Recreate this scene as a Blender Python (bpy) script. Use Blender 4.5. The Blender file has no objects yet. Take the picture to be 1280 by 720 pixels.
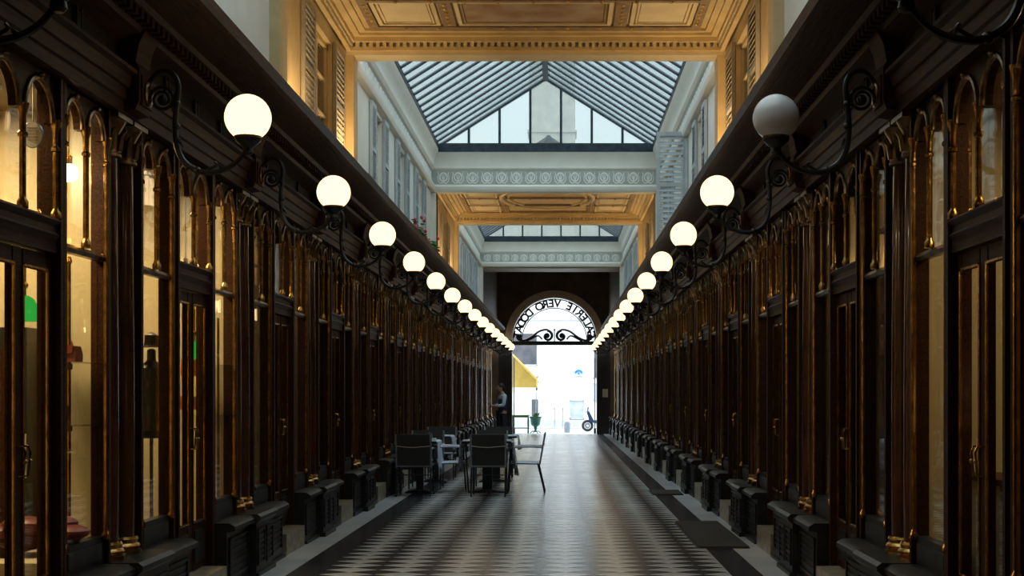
import bpy, bmesh, math, random
from mathutils import Vector, Matrix
random.seed(7)
PI = math.pi
S = bpy.context.scene
COL = S.collection
XC = -0.28                       # centre line of the passage
EYE = 1.38
SLOPE = 0.0045
def fz(y): return -SLOPE*y       # floor height: the pavement falls gently to the street

# ------------------------------------------------------------ camera
cam = bpy.data.cameras.new('camera'); co = bpy.data.objects.new('camera', cam); COL.objects.link(co)
co.location = (0, 0, EYE); co.rotation_euler = (PI/2, 0, 0)
cam.sensor_width = 36; cam.lens = 36*1732/1280
cam.shift_x = -(701-640)/1280; cam.shift_y = (488-360)/1280
cam.clip_start = .05; cam.clip_end = 500
S.camera = co
# ------------------------------------------------------------ world: bright overcast sky
w = bpy.data.worlds.new('sky'); S.world = w; w.use_nodes = True
nt = w.node_tree; nt.nodes.clear()
out = nt.nodes.new('ShaderNodeOutputWorld'); bg = nt.nodes.new('ShaderNodeBackground')
tc = nt.nodes.new('ShaderNodeTexCoord'); no = nt.nodes.new('ShaderNodeTexNoise'); rp = nt.nodes.new('ShaderNodeValToRGB')
no.inputs['Scale'].default_value = 2.2; no.inputs['Detail'].default_value = 4
rp.color_ramp.elements[0].position = .35; rp.color_ramp.elements[0].color = (.74, .86, .96, 1)
rp.color_ramp.elements[1].position = .65; rp.color_ramp.elements[1].color = (.95, .98, 1, 1)
nt.links.new(tc.outputs['Generated'], no.inputs['Vector']); nt.links.new(no.outputs['Fac'], rp.inputs['Fac'])
nt.links.new(rp.outputs['Color'], bg.inputs['Color']); nt.links.new(bg.outputs[0], out.inputs[0])
sz = nt.nodes.new('ShaderNodeSeparateXYZ'); m1 = nt.nodes.new('ShaderNodeMath'); m2 = nt.nodes.new('ShaderNodeMath')   # overcast sky: zenith three times the horizon
m1.operation = 'MAXIMUM'; m1.inputs[1].default_value = 0; m2.operation = 'MULTIPLY_ADD'; m2.inputs[1].default_value = 2*2.0; m2.inputs[2].default_value = 2.0
nt.links.new(tc.outputs['Generated'], sz.inputs[0]); nt.links.new(sz.outputs[2], m1.inputs[0]); nt.links.new(m1.outputs[0], m2.inputs[0]); nt.links.new(m2.outputs[0], bg.inputs['Strength'])
# ------------------------------------------------------------ exposure
vs = S.view_settings; vs.view_transform = 'Standard'; vs.look = 'None'; vs.gamma = 1; vs.exposure = 0.3; vs.use_curve_mapping = False

# ------------------------------------------------------------ materials
def mat(name, col, rough=.5, metal=0, col2=None, scale=8, stretch=None, bump=0, bscale=None, spec=.5, coat=0, detail=4, lo=.35, hi=.65):
    m = bpy.data.materials.new(name); m.use_nodes = True; n = m.node_tree; b = n.nodes['Principled BSDF']
    b.inputs['Roughness'].default_value = rough; b.inputs['Metallic'].default_value = metal
    b.inputs['Specular IOR Level'].default_value = spec; b.inputs['Coat Weight'].default_value = coat
    b.inputs['Base Color'].default_value = (*col, 1)
    if col2 is not None or bump:
        t = n.nodes.new('ShaderNodeTexCoord'); mp = n.nodes.new('ShaderNodeMapping'); nz = n.nodes.new('ShaderNodeTexNoise')
        if stretch: mp.inputs['Scale'].default_value = stretch
        nz.inputs['Scale'].default_value = scale; nz.inputs['Detail'].default_value = detail
        n.links.new(t.outputs['Object'], mp.inputs['Vector']); n.links.new(mp.outputs[0], nz.inputs['Vector'])
        if col2 is not None:
            r = n.nodes.new('ShaderNodeValToRGB')
            r.color_ramp.elements[0].position = lo; r.color_ramp.elements[0].color = (*col, 1)
            r.color_ramp.elements[1].position = hi; r.color_ramp.elements[1].color = (*col2, 1)
            n.links.new(nz.outputs['Fac'], r.inputs['Fac']); n.links.new(r.outputs['Color'], b.inputs['Base Color'])
        if bump:
            bp = n.nodes.new('ShaderNodeBump'); bp.inputs['Strength'].default_value = bump; bp.inputs['Distance'].default_value = .01
            n.links.new(nz.outputs['Fac'], bp.inputs['Height']); n.links.new(bp.outputs[0], b.inputs['Normal'])
    return m
def emis(name, col, st):
    m = bpy.data.materials.new(name); m.use_nodes = True; n = m.node_tree; n.nodes.clear()
    o = n.nodes.new('ShaderNodeOutputMaterial'); e = n.nodes.new('ShaderNodeEmission')
    e.inputs['Color'].default_value = (*col, 1); e.inputs['Strength'].default_value = st
    n.links.new(e.outputs[0], o.inputs[0]); return m
def glass(name, tint, rough=.02, refl=1.0, haze=0, hazecol=(.8, .9, .9), bump=0):
    m = bpy.data.materials.new(name); m.use_nodes = True; n = m.node_tree; n.nodes.clear()
    o = n.nodes.new('ShaderNodeOutputMaterial'); t = n.nodes.new('ShaderNodeBsdfTransparent'); g = n.nodes.new('ShaderNodeBsdfGlossy')
    mx = n.nodes.new('ShaderNodeMixShader'); fr = n.nodes.new('ShaderNodeFresnel'); 
    ge = n.nodes.new('ShaderNodeNewGeometry'); ml = n.nodes.new('ShaderNodeMath'); ml.operation = 'MULTIPLY_ADD'     # same reflectance on both faces of the sheet
    ml.inputs[1].default_value = 1/1.45-1.45; ml.inputs[2].default_value = 1.45
    n.links.new(ge.outputs['Backfacing'], ml.inputs[0]); n.links.new(ml.outputs[0], fr.inputs['IOR'])
    t.inputs['Color'].default_value = (*tint, 1); g.inputs['Roughness'].default_value = rough; g.inputs['Color'].default_value = (refl, refl, refl, 1)
    n.links.new(fr.outputs[0], mx.inputs[0]); n.links.new(t.outputs[0], mx.inputs[1]); n.links.new(g.outputs[0], mx.inputs[2])
    if bump:
        tcn = n.nodes.new('ShaderNodeTexCoord'); nz = n.nodes.new('ShaderNodeTexNoise'); nz.inputs['Scale'].default_value = 3
        b = n.nodes.new('ShaderNodeBump'); b.inputs['Strength'].default_value = bump; b.inputs['Distance'].default_value = .01
        n.links.new(tcn.outputs['Object'], nz.inputs['Vector']); n.links.new(nz.outputs['Fac'], b.inputs['Height']); n.links.new(b.outputs[0], g.inputs['Normal'])
    last = mx
    if haze:
        d = n.nodes.new('ShaderNodeBsdfTranslucent'); d.inputs['Color'].default_value = (*hazecol, 1)
        m2 = n.nodes.new('ShaderNodeMixShader'); m2.inputs[0].default_value = haze
        n.links.new(mx.outputs[0], m2.inputs[1]); n.links.new(d.outputs[0], m2.inputs[2]); last = m2
    n.links.new(last.outputs[0], o.inputs[0]); return m
M = {}
M['wood'] = mat('dark_wood', (.018, .0065, .0025), .5, spec=.14, col2=(.052, .019, .007), scale=6, stretch=(14, 1.2, 14), bump=.25)
M['woodlong'] = mat('dark_moulded_wood', (.016, .007, .003), .5, spec=.15, col2=(.058, .024, .010), scale=5, stretch=(10, .8, 10), bump=.3)
M['frieze'] = mat('frieze_wood', (.012, .008, .006), .6, spec=.2, col2=(.028, .019, .014), scale=7, bump=.2)
M['plinth'] = mat('black_painted_plinth', (.007, .007, .007), .42, spec=.35, col2=(.022, .021, .022), scale=9, bump=.3)
M['marblecol'] = mat('red_brown_marble', (.030, .010, .004), .16, col2=(.085, .027, .010), scale=7, stretch=(1, 1, .35), coat=.3, detail=8)
M['brass'] = mat('aged_brass', (.58, .35, .10), .24, 1, col2=(.22, .10, .03), scale=14, bump=.5, lo=.3, hi=.75)
M['bronze'] = mat('dull_bronze', (.10, .065, .035), .34, 1, col2=(.32, .21, .11), scale=16, bump=.3)
M['iron'] = mat('black_iron', (.010, .010, .011), .38, .3, col2=(.022, .021, .020), scale=20, bump=.2)
M['glass'] = glass('shop_glass', (.975, .98, .96), .015, 1, bump=.12)
M['skyglass'] = glass('roof_glass', (.50, .545, .545), .1, .6, haze=.12, hazecol=(.38, .42, .42), bump=.2)
M['gableglass'] = glass('gable_glass', (.55, .575, .56), .05, .6, haze=.10, hazecol=(.4, .44, .43))
M['steel'] = mat('dark_blue_steel', (.010, .022, .035), .45, .2, col2=(.03, .05, .07), scale=12)
M['pale'] = mat('pale_grey_paint', (.76, .74, .66), .6, col2=(.82, .80, .73), scale=3, bump=.1)
M['relief'] = mat('relief_paint', (.86, .86, .81), .6)
M['friezeback'] = mat('grey_frieze_ground', (.42, .44, .42), .6, col2=(.50, .52, .49), scale=5)
M['cream'] = mat('cream_plaster', (.62, .47, .25), .6, col2=(.52, .38, .19), scale=4, bump=.12)
M['creamlight'] = mat('light_cream_plaster', (.66, .55, .36), .6, col2=(.58, .47, .29), scale=4)
M['gild'] = mat('gilding', (.55, .34, .10), .35, .8)
M['painting'] = mat('faded_ceiling_painting', (.24, .13, .06), .6, col2=(.36, .27, .19), scale=3, detail=8)
M['rib'] = mat('brown_rib', (.19, .13, .075), .6, col2=(.30, .20, .11), scale=9)
M['opal'] = emis('lit_opal_globe', (1, .70, .36), 1.9)
M['opaloff'] = mat('unlit_opal_globe', (.74, .72, .69), .16, spec=.7)
M['shutter'] = mat('grey_shutter_paint', (.42, .48, .52), .5, col2=(.50, .56, .59), scale=6)
M['shutterwarm'] = mat('old_shutter_paint', (.32, .27, .2), .55, col2=(.4, .34, .25), scale=6)
M['upglass'] = glass('upper_window_glass', (.6, .65, .68), .03)
M['curtain'] = mat('pale_curtain', (.62, .66, .66), .8, col2=(.54, .58, .58), scale=3, stretch=(1, 12, 1))
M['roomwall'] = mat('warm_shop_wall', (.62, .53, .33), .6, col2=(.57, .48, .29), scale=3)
M['roomdark'] = mat('dim_shop_wall', (.26, .20, .11), .6, col2=(.16, .11, .06), scale=2)  # darker copy of the shop wall, the dimness of unlit shops in its colour
M['roomfloor'] = mat('shop_floor', (.10, .06, .035), .4, col2=(.15, .09, .05), scale=5)
M['white_tile'] = mat('white_marble', (.42, .41, .40), .24, col2=(.60, .60, .60), scale=1.6, detail=6, bump=.15)
M['black_tile'] = mat('black_marble', (.022, .021, .028), .24, col2=(.05, .048, .056), scale=3, detail=6, bump=.15)
M['joint'] = mat('floor_joint', (.09, .08, .07), .6)
M['strip'] = mat('pale_stone_strip', (.42, .43, .45), .30, col2=(.56, .57, .58), scale=2, bump=.2)
M['stonewear'] = mat('worn_marble', (.34, .30, .22), .35, col2=(.16, .12, .07), scale=12, detail=8, bump=.4)
M['mat'] = mat('brown_coir', (.022, .016, .011), .9, col2=(.045, .032, .022), scale=60, bump=.8)
M['darkwall'] = mat('dark_brown_wall', (.05, .033, .020), .5, col2=(.11, .07, .04), scale=2.5, detail=8)
M['archtrim'] = mat('brown_arch_trim', (.55, .43, .30), .5, col2=(.62, .49, .35), scale=5)
M['jamb'] = mat('black_jamb', (.008, .008, .009), .4, col2=(.014, .013, .013), scale=5)
M['sling'] = mat('dark_woven_sling', (.020, .018, .015), .7, col2=(.034, .030, .024), scale=60, bump=.3)
M['seatcloth'] = mat('pale_woven_seat', (.36, .40, .46), .6, col2=(.44, .48, .54), scale=50, bump=.2)
M['alu'] = mat('grey_aluminium', (.28, .31, .35), .3, .85, col2=(.36, .39, .43), scale=8)
M['dkalu'] = mat('dark_chair_tube', (.06, .065, .075), .35, .7)
M['band'] = mat('light_piping', (.42, .36, .30), .5)
M['cloth'] = mat('pale_blue_cloth', (.52, .60, .72), .7, col2=(.60, .68, .78), scale=5)
M['cloth2'] = mat('mottled_grey_cloth', (.12, .13, .17), .8, col2=(.66, .68, .74), scale=22, detail=6, lo=.42, hi=.6)
M['black'] = mat('black_metal', (.006, .006, .007), .4, col2=(.012, .012, .012), scale=9)
M['white'] = mat('white_render', (.66, .68, .68), .7, col2=(.60, .62, .62), scale=1.2)
M['road'] = mat('pale_asphalt', (.34, .36, .37), .8, col2=(.40, .42, .43), scale=6)
M['kerb'] = mat('kerb_stone', (.42, .44, .45), .7, col2=(.36, .38, .39), scale=5)
M['greywin'] = mat('grey_shopfront', (.045, .055, .075), .4, col2=(.10, .10, .11), scale=2)
M['winblue'] = mat('blue_grey_window', (.30, .36, .44), .3, col2=(.42, .47, .53), scale=3)
M['yellow'] = mat('yellow_canvas', (.50, .36, .08), .7, col2=(.56, .42, .11), scale=4)
M['blue'] = mat('blue_enamel', (.03, .17, .46), .3)
M['bluepale'] = mat('pale_blue_enamel', (.45, .65, .85), .3)
M['green'] = mat('green_painted_metal', (.03, .16, .11), .4, col2=(.05, .20, .14), scale=6)
M['greenlight'] = mat('yellow_green_top', (.30, .46, .14), .5)
M['navy'] = mat('navy_body', (.02, .04, .09), .25, .2)
M['rubber'] = mat('rubber', (.015, .015, .015), .8)
M['leaf'] = mat('leaf_green', (.05, .13, .035), .5, col2=(.10, .22, .05), scale=9)
M['redflower'] = mat('red_petals', (.55, .03, .05), .5)
M['terracotta'] = mat('terracotta', (.35, .13, .06), .7)
M['leather'] = mat('red_brown_leather', (.12, .022, .012), .4, col2=(.19, .04, .018), scale=9, bump=.3)
M['orange'] = mat('orange_leather', (.55, .13, .03), .4)
M['greenshade'] = emis('lit_green_glass_shade', (.03, .42, .05), .9)
M['bulb'] = emis('warm_bulb', (1, .70, .36), 9)
M['bulbwhite'] = emis('bright_bulb', (1, .86, .62), 14)
M['paper'] = mat('paper', (.62, .58, .48), .7)
M['screen'] = emis('small_blue_screen', (.10, .22, .36), .5)
M['notice'] = mat('pale_notice', (.50, .46, .40), .6)
M['shelf'] = glass('glass_shelf', (.75, .82, .78), .03)
M['skin'] = mat('skin', (.42, .24, .16), .5, col2=(.46, .27, .18), scale=8)
M['hair'] = mat('dark_hair', (.012, .008, .006), .5, col2=(.02, .014, .01), scale=40)
M['shirt'] = mat('pale_blue_shirt', (.50, .60, .72), .7, col2=(.56, .66, .78), scale=6)
M['navycloth'] = mat('navy_cloth', (.012, .014, .024), .7, col2=(.02, .022, .034), scale=8)
M['zinc'] = mat('zinc_roof', (.30, .33, .35), .5, col2=(.38, .41, .43), scale=3)
M['limestone'] = mat('pale_limestone', (.62, .62, .57), .8, col2=(.50, .51, .48), scale=3)

# ------------------------------------------------------------ mesh building
class MB:
    def __init__(s): s.bm = bmesh.new()
    def box(s, x0, x1, y0, y1, z0, z1):
        v = [s.bm.verts.new(p) for p in ((x0,y0,z0),(x1,y0,z0),(x1,y1,z0),(x0,y1,z0),(x0,y0,z1),(x1,y0,z1),(x1,y1,z1),(x0,y1,z1))]
        for f in ((3,2,1,0),(4,5,6,7),(0,1,5,4),(1,2,6,5),(2,3,7,6),(3,0,4,7)): s.bm.faces.new([v[i] for i in f])
        return s
    def prism(s, pts, ax, a, b):
        """closed 2-D outline extruded along axis ax ('x','y','z') from a to b"""
        def P(p, t):
            return {'x': (t, p[0], p[1]), 'y': (p[0], t, p[1]), 'z': (p[0], p[1], t)}[ax]
        A = [s.bm.verts.new(P(p, a)) for p in pts]; B = [s.bm.verts.new(P(p, b)) for p in pts]; n = len(pts)
        for i in range(n): s.bm.faces.new((A[i], A[(i+1)%n], B[(i+1)%n], B[i]))
        s.bm.faces.new(A[::-1]); s.bm.faces.new(B); return s
    def lathe(s, prof, c=(0,0), seg=16, cap=True):
        R = []
        for r, z in prof:
            R.append([s.bm.verts.new((c[0]+r*math.cos(2*PI*i/seg), c[1]+r*math.sin(2*PI*i/seg), z)) for i in range(seg)])
        for a, b in zip(R, R[1:]):
            for i in range(seg): s.bm.faces.new((a[i], a[(i+1)%seg], b[(i+1)%seg], b[i]))
        if cap: s.bm.faces.new(R[0][::-1]); s.bm.faces.new(R[-1])
        return s
    def tube(s, pts, r, seg=8):
        pts = [Vector(p) for p in pts]; n = len(pts); R = []
        rr = r if isinstance(r, (list, tuple)) else [r]*n
        up = None
        for i, p in enumerate(pts):
            d = (pts[min(i+1, n-1)]-pts[max(i-1, 0)]).normalized()
            if up is None: up = Vector((0,0,1)) if abs(d.z) < .9 else Vector((1,0,0))
            a = up - d*up.dot(d)
            if a.length < 1e-4: a = d.orthogonal()
            a.normalize(); up = a; b = d.cross(a)
            R.append([s.bm.verts.new(p+a*rr[i]*math.cos(2*PI*k/seg)+b*rr[i]*math.sin(2*PI*k/seg)) for k in range(seg)])
        for A, B in zip(R, R[1:]):
            for k in range(seg): s.bm.faces.new((A[k], A[(k+1)%seg], B[(k+1)%seg], B[k]))
        s.bm.faces.new(R[0][::-1]); s.bm.faces.new(R[-1]); return s
    def sphere(s, c, r, seg=16, sc=(1,1,1)):
        m = Matrix.Translation(c) @ Matrix.Diagonal((r*sc[0], r*sc[1], r*sc[2], 1))
        bmesh.ops.create_uvsphere(s.bm, u_segments=seg, v_segments=max(6, seg//2+2), radius=1, matrix=m); return s
    def torus(s, c, R, r, ax='x', seg=20, sub=8, a0=0, a1=2*PI):
        pts = []
        for i in range(seg+1):
            t = a0+(a1-a0)*i/seg
            u, v = R*math.cos(t), R*math.sin(t)
            pts.append({'x': (c[0], c[1]+u, c[2]+v), 'y': (c[0]+u, c[1], c[2]+v), 'z': (c[0]+u, c[1]+v, c[2])}[ax])
        return s.tube(pts, r, sub)
    def archplate(s, x0, x1, yc, r, zs, ztop, half, seg=12):
        """spandrel plate (normal x) round a semicircular head: fills yc-half..yc+half, zs..ztop outside the arch"""
        for i in range(seg):
            a, b = PI-PI*i/seg, PI-PI*(i+1)/seg
            ya, za, yb, zb = yc+r*math.cos(a), zs+r*math.sin(a)*1.0, yc+r*math.cos(b), zs+r*math.sin(b)*1.0
            s.prism([(ya, za), (yb, zb), (yb, ztop), (ya, ztop)], 'x', x0, x1)
        for sg in (-1, 1):
            s.box(x0, x1, *sorted((yc+sg*r, yc+sg*half)), zs, ztop)
        return s
    def mesh(s, name, m, smooth=True):
        bmesh.ops.recalc_face_normals(s.bm, faces=s.bm.faces)
        me = bpy.data.meshes.new(name); s.bm.to_mesh(me); s.bm.free(); me.materials.append(m)
        if smooth:
            for p in me.polygons: p.use_smooth = True
            try: me.set_sharp_from_angle(angle=math.radians(35))
            except Exception: pass
        return me
def link(name, me, parent=None, loc=(0,0,0), rot=(0,0,0), scale=None):
    o = bpy.data.objects.new(name, me); COL.objects.link(o)
    o.location = loc; o.rotation_euler = rot
    if scale: o.scale = scale
    if parent is not None: o.parent = parent
    return o
def obj(name, mb, m, parent=None, **k): return link(name, mb.mesh(name, m), parent, **k)
def tag(o, label, cat=None, group=None, kind=None):
    if label: o['label'] = label
    if cat: o['category'] = cat
    if group: o['group'] = group
    if kind: o['kind'] = kind
    return o
def thing(name, label, cat, loc=(0,0,0), rz=0, group=None):
    return tag(link(name, None, None, loc, (0,0,rz)), label, cat, group)
def struct(name, label, loc=(0,0,0), rz=0):
    return tag(link(name, None, None, loc, (0,0,rz)), label, kind='structure')
def area(loc, size, power, col, rot=(0,0,0), parent=None, sy=None):
    l = bpy.data.lights.new('lamp', 'AREA'); l.size = size; l.energy = power; l.color = col
    if sy: l.shape = 'RECTANGLE'; l.size_y = sy
    o = bpy.data.objects.new('lamp_light', l); COL.objects.link(o); o.location = loc; o.rotation_euler = rot
    if parent is not None: o.parent = parent
    return o
ORD = ['nearest','second','third','fourth','fifth','sixth','seventh','eighth','ninth','tenth','eleventh','twelfth','thirteenth','fourteenth','fifteenth','sixteenth','seventeenth','eighteenth']
SIDES = (('left', -1, PI), ('right', 1, 0))
PAIRY = [7.95+3*i for i in range(-3, 15)]      # column pairs / lamps along the passage
YEND = 51.0
Y0 = -3.0

# ------------------------------------------------------------ floor
fl = struct('floor', 'polished black and white diamond patterned marble floor of the covered passage')
def slab(name, x0, x1, y0, y1, top, m, parent, th=.1):
    mb = MB(); v = []
    for (x, y) in ((x0,y0),(x1,y0),(x1,y1),(x0,y1)): v.append((x, y, fz(y)+top))
    A = [mb.bm.verts.new(p) for p in v]; B = [mb.bm.verts.new((p[0], p[1], p[2]-th)) for p in v]
    mb.bm.faces.new(A); mb.bm.faces.new(B[::-1])
    for i in range(4): mb.bm.faces.new((A[i], B[i], B[(i+1)%4], A[(i+1)%4]))
    return obj(name, mb, m, parent)
slab('mortar_bed', XC-2.6, XC+2.6, Y0, YEND+.1, -.006, M['joint'], fl, .2)
for sg in (-1, 1):
    a, b = sorted((XC+sg*1.60, XC+sg*1.84)); o = slab('dark_border_band', a, b, Y0, YEND, 0, M['black_tile'], fl, .03)
    a, b = sorted((XC+sg*1.845, XC+sg*2.32)); o = slab('pale_border_strip', a, b, Y0, YEND, 0, M['strip'], fl, .03)
TW, TL = 3.2/7.5, .29
def rhomb(mb, cx, cy, g=.004):
    hw, hl = TW/2-g, TL/2-g*.7
    P = [(cx-hw,cy),(cx,cy-hl),(cx+hw,cy),(cx,cy+hl)]
    lim0, lim1 = XC-1.597, XC+1.597
    if cx < lim0+.01: P = [(lim0,cy-hl),(cx+hw,cy),(lim0,cy+hl)]
    elif cx > lim1-.01: P = [(lim1,cy-hl),(lim1,cy+hl),(cx-hw,cy)]
    T = [mb.bm.verts.new((x, y, fz(y))) for x, y in P]; B = [mb.bm.verts.new((x, y, fz(y)-.012)) for x, y in P]
    mb.bm.faces.new(T); n = len(P)
    for i in range(n): mb.bm.faces.new((T[i], B[i], B[(i+1)%n], T[(i+1)%n]))
tiles = []
for j in range(int((YEND-.3-2)/(TL/2))):
    cy = 2+.2+j*TL/2
    odd = j % 2
    for i in range(9):
        cx = XC-1.6+(i+(.5 if odd else 0))*TW
        if cx > XC+1.6+.01: continue
        tiles.append((cx, cy, odd))
vis = [t for t in tiles if 9.95 < t[1]]; vis.sort(key=lambda t: t[1])
near = set(vis[:296])
me_cache = {}
rest = {0: MB(), 1: MB()}
for t in tiles:
    cx, cy, odd = t
    if t in near:
        edge = -1 if cx < XC-1.59 else (1 if cx > XC+1.59 else 0)
        key = (odd, edge)
        if key not in me_cache:
            mb = MB(); hw, hl, zz = TW/2-.004, TL/2-.003, SLOPE
            P = {0: [(-hw,0),(0,-hl),(hw,0),(0,hl)], -1: [(.003,-hl),(hw,0),(.003,hl)], 1: [(-.003,-hl),(-.003,hl),(-hw,0)]}[edge]
            T = [mb.bm.verts.new((x, y, -zz*y)) for x, y in P]; B = [mb.bm.verts.new((x, y, -zz*y-.012)) for x, y in P]
            mb.bm.faces.new(T)
            for i in range(len(P)): mb.bm.faces.new((T[i], B[i], B[(i+1)%len(P)], T[(i+1)%len(P)]))
            me_cache[key] = mb.mesh('diamond_tile', M['white_tile'] if odd else M['black_tile'], False)
        o = link('diamond_tile', me_cache[key], fl, (cx, cy, fz(cy)+random.uniform(-.0006, .0006)))
    else: rhomb(rest[odd], cx, cy)
for odd in (0, 1):
    o = obj('diamond_tiles', rest[odd], M['white_tile'] if odd else M['black_tile'], fl)
    tag(o, 'further %s marble diamonds' % ('white' if odd else 'black'), kind='stuff')

# ------------------------------------------------------------ shopfront pieces (local x = distance from centre line)
def shared(name, mb, m, smooth=True): return (name, mb.mesh(name, m, smooth))
def put(spec, parent, loc=(0,0,0), rot=(0,0,0), scale=None): return link(spec[0], spec[1], parent, loc, rot, scale)
GX = 2.27                                     # glass plane
HEAD = 2.95
def arch_unit(width):
    """two arched lights side by side across a bay of this width"""
    hw = width/2; ra = hw/2-.035; zs = 2.90-ra-.02
    sp = MB()
    for sg in (-1, 1): sp.archplate(GX-.035, GX+.01, sg*hw/2, ra, zs, HEAD, hw/2)
    mo = MB(); pts = [(0, ra*1.02*math.cos(PI-PI*k/14), ra*1.02*math.sin(PI-PI*k/14)) for k in range(15)]
    mo.tube(pts, .014, 8); mo.sphere((-.012, 0, ra*1.02+.012), .018, 8)
    return sp, mo, hw, ra, zs
def colonnette(z0, z1, r=.016):
    c = MB(); pr = [(r*1.7, z0), (r*1.7, z0+.03), (r*1.1, z0+.045), (r, z0+.06), (r, z1-.16), (r*1.5, z1-.155), (r*1.5, z1-.14), (r, z1-.13), (r*1.1, z1-.06), (r*1.9, z1-.015), (r*1.9, z1)]
    return c.lathe(pr, seg=10)
WW = .72
sp, mo, whw, wra, wzs = arch_unit(WW-.06)
W = {}
W['spandrel'] = shared('spandrel', sp, M['wood']); W['arch'] = shared('arch_moulding', mo, M['bronze'])
W['col_full'] = shared('colonnette', colonnette(.56, wzs+.02), M['brass'])
W['col_top'] = shared('colonnette', colonnette(2.13, wzs+.02), M['brass'])
fr = MB()
for sg in (-1, 1): fr.box(GX-.06, GX+.04, *sorted((sg*WW/2, sg*(WW/2-.035))), .42, HEAD)
fr.box(GX-.05, GX+.04, -WW/2, WW/2, HEAD-.02, HEAD)
W['frame'] = shared('frame', fr, M['wood'])
W['rail'] = shared('rail', MB().prism([(GX-.03,2.09),(GX+.01,2.09),(GX+.01,2.13),(GX-.03,2.13),(GX-.042,2.11)], 'y', -WW/2+.03, WW/2-.03), M['bronze'])
W['pane_top'] = shared('pane', MB().box(GX, GX+.006, -whw/2+.004, whw/2-.004, 2.13, HEAD-.03), M['glass'], False)
W['pane_low'] = shared('pane', MB().box(GX, GX+.006, -WW/2+.035, WW/2-.035, .58, 2.09), M['glass'], False)
bp = MB().box(GX-.03, GX+.03, -WW/2+.035, WW/2-.035, .42, .58); bp.box(GX-.045, GX, -WW/2+.10, WW/2-.10, .46, .545)
W['bottom_panel'] = shared('bottom_panel', bp, M['plinth'])
sr = MB().box(2.12, GX+.05, -WW/2, WW/2, -.35, .36)
sr.prism([(2.06,.37),(2.06,.40),(2.10,.425),(GX,.425),(GX,.36),(2.10,.36)], 'y', -WW/2, WW/2)
for z0, z1 in ((.02, .31),):
    sr.box(2.105, 2.12, -WW/2+.06, WW/2-.06, z0, z0+.02); sr.box(2.105, 2.12, -WW/2+.06, WW/2-.06, z1-.02, z1)
    for sg in (-1, 1): sr.box(2.105, 2.12, *sorted((sg*(WW/2-.06), sg*(WW/2-.085))), z0, z1)
    for k in range(5): sr.box(2.11, 2.12, -WW/2+.11, WW/2-.11, z0+.05+k*.045, z0+.07+k*.045)
sr.box(2.09, 2.12, -WW/2, WW/2, -.35, -.03)
W['stall_riser'] = shared('stall_riser', sr, M['plinth'])
W['pier'] = shared('marble_pier', MB().box(2.075, 2.13, -.05, .05, -.35, .36), M['stonewear'])
# door
DW = .92
dsp, dmo, dhw, dra, dzs = arch_unit(DW-.06)
D = {}
D['spandrel'] = shared('spandrel', dsp, M['wood']); D['arch'] = shared('arch_moulding', dmo, M['bronze'])
D['col_top'] = shared('colonnette', colonnette(2.23, dzs+.02), M['brass'])
D['pane_top'] = shared('pane', MB().box(GX, GX+.006, -dhw/2+.004, dhw/2-.004, 2.23, HEAD-.03), M['glass'], False)
fr = MB()
for sg in (-1, 1): fr.box(GX-.07, GX+.05, *sorted((sg*DW/2, sg*(DW/2-.035))), -.35, HEAD)
D['frame'] = shared('frame', fr, M['wood'])
D['transom'] = shared('transom', MB().prism([(GX-.05,2.06),(GX+.02,2.06),(GX+.02,2.23),(GX-.06,2.23),(GX-.075,2.215),(GX-.05,2.19),(GX-.05,2.16),(GX-.065,2.145),(GX-.05,2.12)], 'y', -DW/2+.03, DW/2-.03), M['woodlong'])
lf = MB(); LH = .425                            # half the door
for y0, y1 in ((0, .05), (LH-.055, LH)): lf.box(GX-.02, GX+.02, y0, y1, .14, 2.05)
lf.box(GX-.02, GX+.02, .07, LH-.07, 1.98, 2.05); lf.box(GX-.02, GX+.02, .07, LH-.07, .14, .46)
D['leaf'] = shared('leaf', lf, M['wood'])
be = MB()
for y in (.056, LH-.062): be.tube([(GX-.024, y, .47), (GX-.024, y, 1.97)], .009, 6)
be.tube([(GX-.024, .056, 1.97), (GX-.024, LH-.062, 1.97)], .011, 6); be.tube([(GX-.024, .056, .47), (GX-.024, LH-.062, .47)], .011, 6)
D['bead'] = shared('brass_bead', be, M['brass'])
D['pane'] = shared('pane', MB().box(GX, GX+.006, .05, LH-.055, .46, 1.98), M['glass'], False)
D['kick'] = shared('kick_panel', MB().box(GX-.032, GX-.02, .09, LH-.09, .19, .41), M['plinth'])
D['handle'] = shared('handle', MB().tube([(GX-.02,.03,1.12),(GX-.06,.03,1.12),(GX-.07,.03,1.09),(GX-.06,.03,.98),(GX-.02,.03,.98)], .006, 8).sphere((GX-.07,.03,1.05), .011, 8), M['brass'])
D['threshold'] = shared('threshold', MB().box(2.10, GX+.05, -DW/2+.035, DW/2-.035, -.35, .13), M['stonewear'])
nwin = ndoor = 0
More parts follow.
